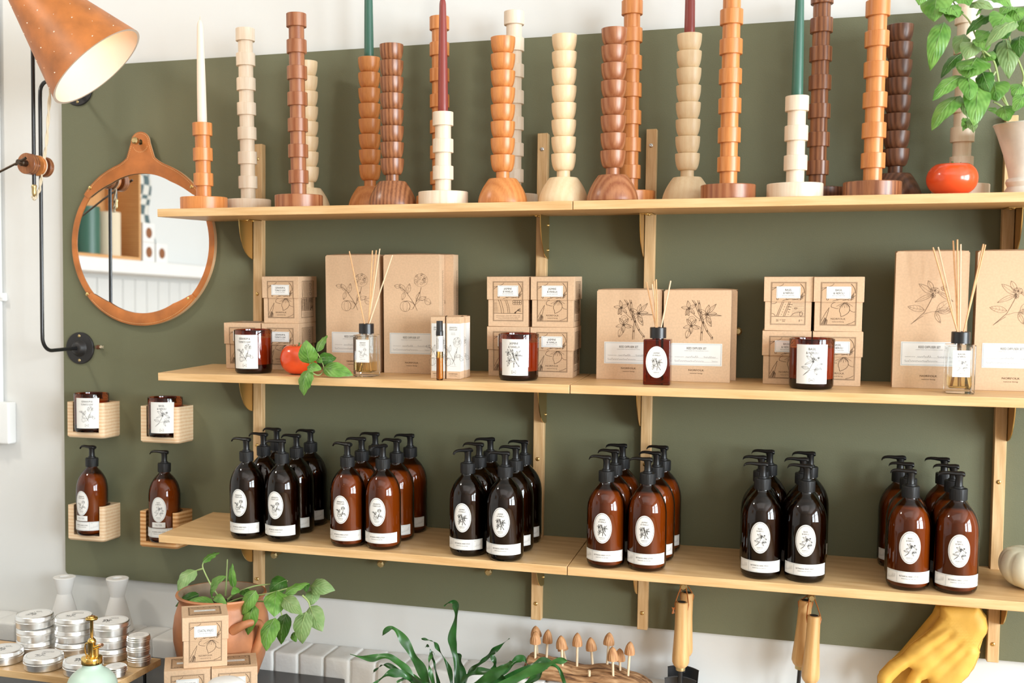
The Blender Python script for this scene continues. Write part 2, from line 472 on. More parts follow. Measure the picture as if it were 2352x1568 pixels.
WR = [(-5.4, -3.6, 0.75, 2.75), (-3.2, -1.4, 0.75, 2.75)]
wallbox('wall_front', (XL - .15, YFR - .15, 0), (XR + .15, YFR, ZC), 'far')
wall_with_windows('wall_right', 'y', XR, .15, YFR, YB, WR)
wn = 0
for axis, pos, hs in (('y', XR + .05, WR),):
    for (h0, h1, z0, z1) in hs:
        wn += 1
        b = B()
        def bar(u0, u1, v0, v1):
            if axis == 'x': b.box((u0, pos, v0), (u1, pos + .05, v1))
            else: b.box((pos, u0, v0), (pos + .05, u1, v1))
        bar(h0, h1, z0, z0 + .06); bar(h0, h1, z1 - .06, z1); bar(h0, h0 + .06, z0, z1); bar(h1 - .06, h1, z0, z1)
        mid = (h0 + h1) / 2
        bar(mid - .025, mid + .025, z0, z1); bar(h0, h1, z0 + 1.3, z0 + 1.35)
        struct(b.build('window_%d' % wn, MT['blackm'], smooth=False))

# tongue and groove lining low on the left wall, seen in the mirror
b = B()
for k in range(24):
    y0 = -5.2 + k * 0.135
    b.box((XL, y0, 0.0), (XL + .015, y0 + .129, 1.70), 0, .004, 1)
struct(b.build('trim_2', MT['wall'], smooth=False))

# painted brick ledge along the foot of the wall
b = B()
rb = random.Random(5)
x = -0.93
b.box((-1.2, -0.070, 0.0), (2.6, YB, 0.50))
while x < 2.3:
    w = 0.0695 + rb.uniform(-.002, .002)
    bm = bmesh.new(); bmesh.ops.create_cube(bm, size=1.0)
    lo = (x, -0.090 + rb.uniform(-.003, .003), 0.50); hi = (x + w, YB, 0.627 + rb.uniform(-.001, .0006))
    for v in bm.verts: v.co = Vector([(lo[k] + hi[k]) / 2 + v.co[k] * (hi[k] - lo[k]) for k in range(3)])
    bmesh.ops.bevel(bm, geom=[e for e in bm.edges if not (e.verts[0].co.z < .51 and e.verts[1].co.z < .51)], offset=0.0075, segments=3, affect='EDGES', profile=.5)
    bmesh.ops.subdivide_edges(bm, edges=[e for e in bm.edges if e.calc_length() > .03], cuts=4, use_grid_fill=True)
    for v in bm.verts:
        if v.co.y < -.03: v.co += noise.noise_vector(v.co * 38) * 0.0022
    b.bm(bm)
    b.box((x + w - .001, -0.082, 0.50), (x + w + .004, YB, 0.6225))
    x += w + 0.0025
struct(b.build('trim_1', MT['brick']))

# olive panel on the wall behind the shelves
def rrect(x0, x1, z0, z1, r, n=5):
    out = []
    for cx, cz, a0 in ((x1 - r, z0 + r, -pi / 2), (x1 - r, z1 - r, 0), (x0 + r, z1 - r, pi / 2), (x0 + r, z0 + r, pi)):
        for k in range(n + 1):
            a = a0 + pi / 2 * k / n
            out.append((cx + r * cos(a), cz + r * sin(a)))
    return out

o = B()
o.prism(rrect(-0.470, 2.75, 0.7537, 2.1719, .012), lambda a, c, t: (a, t, c), 0.0, YB)
o = o.build('wall_panel', MT['board'], fix=True, angle=50)
tag(o, 'olive green painted panel on white wall behind the oak shelves', 'wall panel')

# white box, clip and conduit at the far end of the wall
t = thing('junction_box', 'white square junction box on the white wall below the conduit', 'junction box', loc=(-0.70, YB, 1.177))
b = B(); b.box((-.058, -.035, -.060), (.056, 0, .060), 0, .006, 3); b.build('box_body', MT['whitep'], t)
b = B(); b.box((-.058, -.046, -.050), (.016, -.034, .050), 0, .005, 3); b.build('cover', MT['whitep'], t)
b = B(); b.lathe([(0.0001, 0), (.0065, 0), (.0065, .003), (.003, .004), (0, .0035)], 16, M=Matrix.Rotation(pi / 2, 4, 'X')); q = b.build('screw', MT['steel'], t); q.location = (.002, -.046, -.045)
q2 = q.copy(); COL.objects.link(q2); q2.location = (.002, -.046, .042)
t = thing('conduit_pipe', 'thin white conduit pipe running up the white wall to the ceiling', 'pipe', loc=(-0.690, YB - .011, 1.237))
b = B(); b.tube([(0, 0, 0.0), (0, 0, ZC - 1.237)], .0085, 14); b.build('pipe', MT['whitep'], t)
b = B(); b.box((-.004, -.010, .288), (.020, .011, .312), 0, .004, 2); b.lathe([(0, 0), (.004, 0), (.004, .0025), (0, .003)], 12, M=Matrix.Translation((.0135, -.010, .300)) @ Matrix.Rotation(pi / 2, 4, 'X')); b.build('clip', MT['whitep'], t)


# ------------------------------------------------------------------ uprights, shelves, brackets
def screw_bm(b, c, r=.0048, d=(0, -1, 0), mat=0):
    """cross-head screw head facing -y (or +-x)"""
    M = Matrix.Translation(c) @ Vector((0, 0, 1)).rotation_difference(Vector(d)).to_matrix().to_4x4()
    b.lathe([(r, 0), (r, .0007), (r * .8, .0018), (r * .45, .0024), (r * .3, .0012), (0, .0010)], 16, mat, M=M)


RAILS = [(0.1305, .1560), (0.8883, .9138), (1.1489, 1.1734), (1.9127, 1.9368)]
RB = -0.0217
for i, (x0, x1) in enumerate(RAILS):
    t = thing('shelf_upright', ['oak upright batten behind the stacked geranium candle boxes, nearest the mirror', 'oak upright batten behind the jasmine candle boxes, before the shelf gap',
              'oak upright batten just past the gap between the two shelf runs, behind the amber diffuser', 'oak upright batten beside the white pumpkin and urn'][i], 'shelf upright', 'oak uprights carrying the shelves', loc=(x0, 0, .7537))
    b = B(); b.box((0, RB, 0), (x1 - x0, -.0001, 1.9385 - .7537), 0, .0012, 1); b.build('batten', MT['oakz'], t)
    for zz in (1.900, 1.549, 1.151, .794):
        b = B(); screw_bm(b, (0, 0, 0))
        s = b.build('screw', MT['steel'] if zz > 1.8 and i in (1, 2) else MT['brass'], t); s.location = ((x1 - x0) * .46, RB, zz - .7537)

DEP = 0.26677 / cos(TILT)
TH = 0.0192
names = {1: 'top', 2: 'middle', 3: 'bottom'}
for lvl in (1, 2, 3):
    for run, (x0, x1, rr) in enumerate(((0.0, 1.0238, RAILS[:2]), (1.0256, 2.06, RAILS[2:]))):
        out = [(0, 0), (x1 - x0, 0), (x1 - x0, DEP - .0004)]
        nd = (-RB + .0006) / cos(TILT)
        for (a, c) in reversed(rr):
            out += [(c - x0 + .0006, DEP - .0004), (c - x0 + .0006, DEP - nd), (a - x0 - .0006, DEP - nd), (a - x0 - .0006, DEP - .0004)]
        out += [(0, DEP - .0004)]
        b = B(); b.prism(out, lambda a, c, t: (a, c, t), -TH, 0.0)
        what = {1: ('candlesticks from the cream taper to the pale bead stick', 'candlesticks, a tomato and the urn'), 2: ('geranium and the jasmine candles', 'amber diffuser and the basil boxes'), 3: ('first three blocks of pump bottles', 'last three blocks of pump bottles and a pumpkin')}[lvl][run]
        s = b.build('shelf_board', MT['oak'], fix=True, angle=30)
        md = s.modifiers.new('edge', 'BEVEL'); md.width = .0009; md.segments = 2; md.limit_method = 'ANGLE'
        s.matrix_world = Matrix.Translation((x0, YF, ZS[lvl])) @ Matrix.Rotation(TILT, 4, 'X')
        tag(s, '%s oak shelf board holding the %s' % (names[lvl], what), 'shelf', 'oak shelf boards')

bproto = None
for lvl in (1, 2, 3):
    for i, (x0, x1) in enumerate(RAILS):
        side = -1 if i % 2 == 0 else 1          # which side of the batten the web is screwed to
        xx = x0 - .0003 if side < 0 else x1 + .0003
        lab = 'brass shelf bracket under the %s shelf, %s' % (names[lvl], ['on the upright nearest the mirror', 'on the last upright of the first run', 'on the first upright of the second run', 'on the upright nearest the pumpkin'][i])
        z0 = sz(lvl, 0) - TH / cos(TILT) - .0002
        M = Matrix.Translation((xx, 0, z0)) @ Matrix.Rotation(TILT, 4, 'X')
        key = side
        if bproto is None: bproto = {}
        if key not in bproto:
            t = thing('shelf_bracket', lab, 'shelf bracket', 'brass shelf brackets', M=M)
            b = B(); out = [(-.0004, 0), (-.0004, -.104), (-.022, -.102)]
            for k in range(1, 15):
                a = pi / 2 * k / 14
                out.append((-.022 - .074 * sin(a), -.100 + .0965 * (1 - cos(a))))
            out += [(-.096, 0)]
            w0, w1 = (-.002, 0) if side < 0 else (0, .002)
            b.prism(out, lambda a, c, t_: (t_, a, c), w0, w1); b.build('web', MT['brass'], t, fix=True)
            b = B()
            f0, f1 = (0, .0262) if side < 0 else (-.0262, 0)
            b.box((f0, -.096, -.002), (f1, -.0225, 0), 0, .0006, 1); b.build('flange', MT['brass'], t)
            for yy in (-.080, -.045):
                b = B(); screw_bm(b, ((f0 + f1) / 2, yy, -.002), .0040, (0, 0, -1)); b.build('screw', MT['brass'], t)
            for zz in (-.022, -.082):
                b = B(); screw_bm(b, (side * .002, -.012, zz), .0042, (side, 0, 0)); b.build('screw', MT['brass'], t)
            bproto[key] = t
        else:
            dup(bproto[key], M, lab)

# ------------------------------------------------------------------ pegs on the panel
def peg(M, label, m='brassd', long=.042, first=[None]):
    if first[0] is None:
        t = thing('wall_peg', label, 'peg', 'faceted metal pegs on the olive panel', M=M)
        b = B(); b.lathe([(0.0001, 0), (.0045, 0), (.0045, .028)], 12, M=Matrix.Rotation(pi / 2, 4, 'X')); b.build('pin', MT[m], t)
        b = B(); b.lathe([(0, .026), (.0065, .026), (.0095, .031), (.0095, .040), (.006, .0445), (0, .0445)], 8, M=Matrix.Rotation(pi / 2, 4, 'X')); b.build('knob', MT[m], t, smooth=False)
        first[0] = t
        return t
    return dup(first[0], M, label)


for x, z, l in ((0.201, .866, 'brass peg under the bottom shelf above the terracotta jar'), (0.499, .8655, 'brass peg under the bottom shelf below the geranium hand lotion bottles'), (0.783, .8670, 'brass peg under the bottom shelf below the jasmine hand wash bottles'),
                (1.258, .8700, 'brass peg holding the dark trowels by leather loops'), (1.544, .8680, 'brass peg holding two leather-looped tool handles side by side'), (1.824, .8680, 'brass peg holding the yellow leather gloves'),
                (1.368, 1.470, 'brass peg showing beside the jasmine reed diffuser boxes'), (-.212, 1.957, 'brass peg the round leather mirror hangs from')):
    peg(at(x, -.0002, z), l)

# ------------------------------------------------------------------ wall lamp
LX, LY = -0.414, -0.163
t = thing('wall_lamp', 'black swing arm wall lamp with tan pierced leather cone shade', 'lamp', loc=(LX, 0, 1.396))
def plate(z):
    b = B()
    b.lathe([(0.0001, 0), (.0445, 0), (.0445, .004), (.043, .0055), (.024, .0065), (.021, .010), (.017, .018), (.012, .0215), (.0055, .022)], 40, M=Matrix.Rotation(pi / 2, 4, 'X'))
    p = b.build('wall_plate', MT['blackm'], t); p.location = (0, -.0002, z)
    for dz in (.034, -.034):
        b = B(); screw_bm(b, (0, -.0056, dz), .0042); s = b.build('screw', MT['brassd'], p)
plate(0.0); plate(.713)
b = B()
pts = [(0, -.018, 0), (0, -.06, -.001), (0, -.125, -.003)]
for k in range(1, 8):
    a = pi / 2 * k / 8
    pts.append((0, -.125 - .038 * sin(a), -.003 + .038 * (1 - cos(a))))
pts += [(0, LY, .05), (0, LY, .3), (0, LY, .66)]
for k in range(1, 8):
    a = pi / 2 * k / 8
    pts.append((0, LY + .040 * (1 - cos(a)), .670 + .040 * sin(a)))
pts += [(0, -.11, .711), (0, -.018, .713)]
b.tube(pts, .0050, 12); b.build('pole', MT['black'], t)
RY = -.190
SHC = (-.173, -.26, 2.103)
APX = Vector(SHC) - Vector((LX, 0, 1.396)) - Vector((.623, .240, -.745)).normalized() * .40
b = B(); b.tube([(0, RY, .425), (0, RY, .80), (0, RY - .010, .88), (-.003, RY - .06, .955), APX], .0050, 12); b.build('swing_rod', MT['black'], t)
b = B(); b.lathe([(0, -.026), (.0045, -.022), (.0062, -.016), (.0062, -.003), (.0072, -.001), (.0072, .003), (.005, .006)], 14); q = b.build('rod_end', MT['brassd'], t); q.location = (0, RY, .425)
CZ = .482
for (y0, y1, r, m) in ((-.222, -.1975, .0270, 'walnut'), (-.1815, -.172, .0265, 'cherry'), (-.1720, -.1688, .0270, 'maple'), (-.1565, -.1420, .0268, 'walnut')):
    b = B(); b.lathe([(.0052, -y1), (r - .001, -y1), (r, -y1 + .001), (r, -y0 - .001), (r - .001, -y0), (.0001, -y0)], 36, M=Matrix.Rotation(pi / 2, 4, 'X'))
    q = b.build('clamp_disc', MT[m], t); q.location = (0, 0, CZ)
b = B(); b.lathe([(.009, 0), (.009, .016), (.0065, .018), (.0065, .030), (0, .030)], 16, M=Matrix.Translation((0, -.222, CZ)) @ Matrix.Rotation(pi / 2, 4, 'X'))
b.tube([(.020, -.246, CZ + .010), (-.012, -.246, CZ - .006)], .0036, 10)
b.tube([(-.004, -.246, CZ - .001), (-.09, -.262, CZ - .042), (-.22, -.30, CZ - .105)], .0030, 10); b.build('clamp_handle', MT['bronze'], t)
# shade: leather cone, open to the lower right
C0 = Vector(SHC) - Vector((LX, 0, 1.396))
ax = Vector((.623, .240, -.745)).normalized()
MS = Matrix.Translation(C0) @ Vector((0, 0, 1)).rotation_difference(ax).to_matrix().to_4x4()
SR, SH = .1325, .425
def shr(z): return SR * (z + SH) / SH
b = B(); prof = [(shr(z), z) for z in (-.385, -.30, -.2, -.1, 0)]
b.lathe(prof + [(shr(0) + .0006, .0015)], 72, 0, M=MS)
b.lathe([(shr(0) + .0006, .0015), (shr(0) - .0058, .0015)], 72, 1, M=MS)
b.lathe([(max(.004, shr(z) - .0058), z) for z in (.0015, -.1, -.2, -.3, -.38)] + [(.0001, -.382)], 72, 2, M=MS)
rr = random.Random(3)
for j, z in enumerate([-.02, -.055, -.09, -.125, -.16, -.195, -.23, -.265]):
    n = 12
    for k in range(n):
        a = 2 * pi * (k + .5 * (j % 2)) / n
        r = shr(z) + .0002
        big = j % 2 == 0
        M = MS @ Matrix.Translation((r * cos(a), r * sin(a), z)) @ Matrix.Rotation(a, 4, 'Z') @ Matrix.Rotation(pi / 2 - math.atan(SR / SH), 4, 'Y')
        b.lathe([(0.0, .0002), (.0021 if big else .0010, .0002)], 10, 3, M=M)
b.build('shade', [MT['leather'], MT['rimhide'], MT['shadein'], emit('pierced_glow', (1.0, .80, .58), 1.1)], t)
bl = B(); bl.lathe([(0, -.20), (.012, -.198), (.013, -.16), (.024, -.135), (.029, -.11), (.024, -.085), (0, -.076)], 20, M=MS); bl.build('bulb', MT['bulb'], t)
# twisted cloth cord hanging behind the poles
b = B()
cp = [Vector((.035, -.165, .70)), Vector((.030, -.168, .62)), Vector((.024, -.170, .54)), Vector((.012, -.172, .47)), Vector((.006, -.176, .42)), Vector((-.002, -.186, .392)), Vector((-.006, -.190, .402))]
for ph in (0, pi):
    pts = []
    for i in range(len(cp) - 1):
        for k in range(10):
            u = k / 10; p = cp[i].lerp(cp[i + 1], u); a = (i * 10 + k) * .55 + ph
            pts.append(p + Vector((cos(a), sin(a), 0)) * .0022)
    b.tube(pts, .0024, 6)
b.build('cord', MT['cord'], t)

t = thing('cord_toggle', 'small dark wooden bead with frayed cord end beside the lower lamp plate', 'toggle', loc=(-.350, -.0002, 1.400))
b = B(); b.lathe([(0, 0), (.004, .001), (.0062, .006), (.0062, .013), (.004, .018), (0, .019)], 14, M=Matrix.Rotation(pi / 2, 4, 'X')); b.build('bead', MT['dwalnut'], t)
b = B(); rr = random.Random(2)
for k in range(9):
    d = Vector((rr.uniform(.4, 1), rr.uniform(-.5, .1), rr.uniform(-.15, .5))) * .014
    b.tube([(0.004, -.012, 0), Vector((.004, -.012, 0)) + d * .5, Vector((.004, -.012, 0)) + d], .0009, 5)
b.build('frayed_end', MT['cord'], t)

# ------------------------------------------------------------------ leather mirror
t = thing('wall_mirror', 'round mirror in stitched tan leather hanging from a brass peg', 'mirror', loc=(-.2095, 0, 1.6845))
RO, RI = .2225, .2045
b = B(); b.lathe([(0, .0105), (.2080, .0105)], 96, M=Matrix.Rotation(pi / 2, 4, 'X')); b.build('glass', MT['mirror'], t, smooth=False)
def arc_band(b, r0, r1, a0, a1, n, y0, y1, mat, edge, bulge=0):
    """flat curved strap in the wall plane; r0, r1 functions of 0..1"""
    ri = [r0(k / n) for k in range(n + 1)]; ro = [r1(k / n) for k in range(n + 1)]
    an = [a0 + (a1 - a0) * k / n for k in range(n + 1)]
    P = lambda r, a, y: (r * cos(a), y, r * sin(a))
    vs = []; fs = []
    for k in range(n + 1):
        rm = (ri[k] + ro[k]) / 2
        vs += [P(ri[k], an[k], y0), P(ri[k] + .0008, an[k], y1), P(rm, an[k], y1 - bulge), P(ro[k] - .0008, an[k], y1), P(ro[k], an[k], y0)]
    for k in range(n):
        for j in range(4):
            fs.append((k * 5 + j, k * 5 + j + 1, (k + 1) * 5 + j + 1, (k + 1) * 5 + j))
    o0 = b.add(vs, [], mat)
    for i, f in enumerate(fs):
        b.f.append(tuple(x + o0 for x in f)); b.m.append(edge if (i % 4) == 3 else mat)
    b.f.append(tuple(o0 + j for j in range(5))); b.m.append(mat)
    b.f.append(tuple(o0 + n * 5 + j for j in reversed(range(5)))); b.m.append(mat)
b = B(); arc_band(b, lambda u: RI, lambda u: RO, 0, 2 * pi, 120, -.0002, -.0125, 0, 1, .001); b.build('rim', [MT['leather'], MT['suede']], t, fix=True)
# lower strap
def bell(u, e=.18): return min(1, min(u, 1 - u) / e) ** .7
b = B(); arc_band(b, lambda u: RI + .003 - .0185 * bell(u), lambda u: RO + .001, radians(220.5), radians(319), 50, -.0125, -.0165, 0, 1, .003); LOW = b
# upper strap with the hanging tab
b = B()
out = []
for k in range(41):      # outer edge, from right rivet to the tab and on to the left rivet
    a = radians(37 + (143 - 37) * k / 40)
    r = RO + .0012
    d = abs(a - pi / 2)
    if d < .36:
        s = (1 - d / .36)
        r += .052 * s ** 2.2
    if d < .145: continue
    out.append((r * cos(a), r * sin(a)))
tab = []
for k in range(17):
    a = pi * k / 16
    tab.append((.0295 * cos(a), .2705 + .0290 * sin(a)))
mid = len(out) // 2
out = out[:mid] + tab + out[mid:]
inner = []
for k in range(41):
    u = k / 40; a = radians(143 + (37 - 143) * u)
    r = RI + .003 - .0195 * bell(u, .22)
    inner.append((r * cos(a), r * sin(a)))
outl = out + inner
# cut the slotted hole by bridging: build with the CDT helper (defined below as inflate)
def flat_shape(outline, holes, y0, y1, name, mats, parent, seg_edge=1, extra=None):
    vs = [Vector(p) for p in outline]; ed = [(i, (i + 1) % len(outline)) for i in range(len(outline))]
    for h in holes:
        o_ = len(vs); vs += [Vector(p) for p in h]; ed += [(o_ + i, o_ + (i + 1) % len(h)) for i in range(len(h))]
    r = delaunay_2d_cdt(vs, ed, [], 3 if not holes else 4, 1e-6)
    V, E, F = r[0], r[1], r[2]
    keep = []
    def inside(p, poly):
        c = False; j = len(poly) - 1
        for i in range(len(poly)):
            if (poly[i][1] > p.y) != (poly[j][1] > p.y) and p.x < (poly[j][0] - poly[i][0]) * (p.y - poly[i][1]) / (poly[j][1] - poly[i][1]) + poly[i][0]: c = not c
            j = i
        return c
    b = B(); n = len(V)
    for f in F:
        cc = Vector((0, 0))
        for i in f: cc += V[i]
        cc /= len(f)
        if inside(cc, outline) and not any(inside(cc, h) for h in holes): keep.append(f)
    b.add([(v.x, y1, v.y) for v in V], keep, 0)
    b.add([(v.x, y0, v.y) for v in V], [tuple(reversed(f)) for f in keep], 0)
    cnt = {}
    for f in keep:
        for i in range(len(f)):
            e = (f[i], f[(i + 1) % len(f)]); cnt[tuple(sorted(e))] = cnt.get(tuple(sorted(e)), 0) + 1
    for e, c in cnt.items():
        if c == 1:
            a, d = e
            b.f.append((a, d, n + d, n + a)); b.m.append(seg_edge)
    if extra: extra(b)
    return b.build(name, mats, parent, fix=True, angle=40)
hole = [(.0065 * cos(2 * pi * k / 16), .2685 + (.011 if 0 < k < 8 else -.004 if 8 < k < 16 else .003) * abs(sin(2 * pi * k / 16)) ** .6 * 1.0) for k in range(16)]
# stitching and rivets
def stitches(b, pts, every=.0052, ln=.0034, y=-.0170):
    acc = 0; pts = [Vector((p[0], y, p[1])) for p in pts]
    for p, q in zip(pts, pts[1:]):
        d = (q - p).length; s = 0
        while acc + (d - s) >= every:
            s += every - acc; acc = 0
            m = p.lerp(q, s / d); dr = (q - p).normalized() * ln / 2
            b.tube([m - dr, m, m + dr], [.0004, .0007, .0004], 5, 2)
        acc += d - s
stitches(LOW, [((RO - .0045) * cos(radians(a)), (RO - .0045) * sin(radians(a))) for a in range(224, 317, 2)], y=-.0182)
LOW.build('lower_strap', [MT['leather'], MT['suede'], MT['thread']], t, fix=True)
off = []
for (x, z), (x1, z1) in zip(out[:-1], out[1:]):
    d = Vector((x1 - x, z1 - z)).normalized(); off.append((x - d.y * .0045, z + d.x * .0045))
def up_st(b):
    stitches(b, off)
    stitches(b, [(.0235 * cos(radians(a)), .2685 + .0235 * sin(radians(a))) for a in range(195, 346, 5)])
flat_shape(outl, [hole], -.0125, -.0165, 'upper_strap', [MT['leather'], MT['suede'], MT['thread']], t, extra=up_st)
for (x, z) in ((-.158, .152), (.155, .148), (-.169, -.138), (.145, -.149)):
    b = B(); b.lathe([(.0052, 0), (.0052, .001), (.003, .0027), (0, .003)], 16, M=Matrix.Rotation(pi / 2, 4, 'X')); q = b.build('rivet', MT['brass'], t); q.location = (x * 1.005, -.0166, z * 1.005)

# what the mirror shows of the far wall: a white shelf with a wooden crate of wares
o = B(); o.box((-2.598, -4.5, 1.720), (-2.30, -1.6, 1.800), 0, .003, 1); o = o.build('wall_shelf', MT['ceramic']); tag(o, 'long white shelf on the far wall, seen in the mirror', 'shelf')
t = thing('wooden_crate', 'open orange wooden box on the white shelf, seen in the mirror', 'crate', loc=(-2.43, -2.88, 1.8005))
b = B(); L = .34; H = .62
b.box((-.125, -L, 0), (.125, L, .018)); b.box((-.125, -L, H), (.125, L, H + .018)); b.box((-.125, -L, .018), (.125, -L + .018, H)); b.box((-.125, L - .018, .018), (.125, L, H)); b.box((-.125, -L, .018), (-.115, L, H))
b.build('carcass', MT['pine2'], t, smooth=False)
def roll(x, y, r, h, m, nm, lab, cat):
    b = B(); b.lathe([(0, 0), (r, 0), (r, h), (r * .3, h), (r * .3, h - .01), (0, h - .01)], 24); o = b.build(nm, MT[m]); o.matrix_world = at(x, y, 1.819); tag(o, lab, cat)
roll(-2.40, -2.80, .085, .27, 'cgreen', 'thread_spool', 'dark green spool of thread in the wooden box, seen in the mirror', 'spool')
roll(-2.40, -3.00, .085, .255, 'cord', 'thread_spool', 'cream spool of thread in the wooden box, seen in the mirror', 'spool')
roll(-2.40, -2.62, .06, .22, 'ceramic', 'storage_jar', 'white jar beside the green spool, seen in the mirror', 'jar')
def wbox(y, z, lab):
    t = thing('white_box', lab, 'box', 'white boxes on the far shelf', loc=(-2.38, y, z))
    b = B(); b.box((-.06, -.065, 0), (.06, .065, .118), 0, .004, 2); b.build('carton', MT['ceramic'], t)
    b = B(); b.lathe([(0, 0), (.033, 0), (.033, .0015), (0, .0015)], 24, M=Matrix.Translation((.06, 0, .058)) @ Matrix.Rotation(pi / 2, 4, 'Y')); b.build('round_window', MT['walnut'], t)
wbox(-3.33, 1.8005, 'lower white box with round window beside the wooden box, seen in the mirror'); wbox(-3.33, 1.9190, 'white box with round window on top of another, seen in the mirror'); wbox(-3.475, 1.8005, 'white box with round window standing alone farther along, seen in the mirror')
b = B()
def scarf(u, v): return (-2.57 + .02 * sin(v * 9) + .05 * u * 0, -3.50 - .02 - .18 * u - .20 * (1 - v) * .4, 1.83 + .56 * v)
b.grid(scarf, 8, 12, 0)
def checks():
    m, nt, p = mat('checked_wool')
    tc = N(nt, 'ShaderNodeTexCoord'); ck = N(nt, 'ShaderNodeTexChecker'); ck.inputs['Scale'].default_value = 16
    ck.inputs['Color1'].default_value = (.10, .15, .16, 1); ck.inputs['Color2'].default_value = (.72, .70, .64, 1)
    nt.links.new(tc.outputs['Object'], ck.inputs[0]); nt.links.new(ck.outputs[0], p.inputs['Base Color']); p.inputs['Roughness'].default_value = .9
    return m
o = b.build('checked_blanket', checks()); sm = o.modifiers.new('t', 'SOLIDIFY'); sm.thickness = .006
tag(o, 'blue checked blanket hanging on the far wall, seen in the mirror', 'blanket')

# pendant bulbs over the shop floor
for k, (x, y) in enumerate(((0.2, -3.1), (0.9, -4.0), (-0.5, -4.3), (1.6, -5.0), (2.6, -3.6), (3.4, -4.6))):
    t = thing('pendant_lamp', 'bare warm bulb hanging on a black flex', 'lamp', 'pendant bulbs over the shop floor', loc=(x, y, 2.45))
    b = B(); b.tube([(0, 0, .09), (0, 0, ZC - 2.45)], .003, 6); b.build('flex', MT['black'], t)
    b = B(); b.lathe([(0, .05), (.016, .052), (.016, .09), (.008, .1), (0, .1)], 14); b.build('lamp_holder', MT['brassd'], t)
    b = B(); b.lathe([(0, -.045), (.022, -.035), (.030, -.012), (.026, .015), (.014, .045), (.012, .052)], 18); b.build('bulb', MT['pend'], t)


# ------------------------------------------------------------------ light
def area(name, loc, direction, sx, sy, power, col):
    l = bpy.data.lights.new(name, 'AREA'); l.shape = 'RECTANGLE'; l.size = sx; l.size_y = sy; l.energy = power; l.color = col
    o = bpy.data.objects.new(name, l); COL.objects.link(o); o.location = loc
    o.rotation_euler = Vector(direction).to_track_quat('-Z', 'Y').to_euler()
    return o


for k, (h0, h1, z0, z1) in enumerate(WR):
    area('window_daylight', (XR + .17, (h0 + h1) / 2, (z0 + z1) / 2), (-1, 0, 0), h1 - h0, z1 - z0, LR, (0.87, 0.95, 1.0))
area('ceiling_track_light', (-1.35, -1.50, ZC - .06), (1.55, 1.4, -1.75), .32, .20, LT, (1.0, 0.93, 0.82))
area('ceiling_panel_light', (1.0, -3.2, ZC - .03), (0, 0.0, -1), 3.0, 2.0, LC, (1.0, 0.98, 0.96))

w = bpy.data.worlds.new('sky'); SC.world = w; w.use_nodes = True
bg = w.node_tree.nodes['Background']; bg.inputs[0].default_value = (0.82, 0.91, 1.0, 1); bg.inputs[1].default_value = 2.0
# ------------------------------------------------------------------ printing: lettering and line drawings as thin ink on paper
_tc = {}


def glyphs(txt):
    if txt in _tc: return _tc[txt]
    cu = bpy.data.curves.new('t', 'FONT'); cu.body = txt; cu.size = 1.0; cu.align_x = 'CENTER'; cu.resolution_u = 2
    o = bpy.data.objects.new('t', cu); COL.objects.link(o)
    dg = bpy.context.evaluated_depsgraph_get(); ev = o.evaluated_get(dg); me = ev.to_mesh()
    vs = [(v.co.x, v.co.y) for v in me.vertices]; fs = [tuple(p.vertices) for p in me.polygons]
    ev.to_mesh_clear(); bpy.data.objects.remove(o); bpy.data.curves.remove(cu)
    _tc[txt] = (vs, fs)
    return _tc[txt]


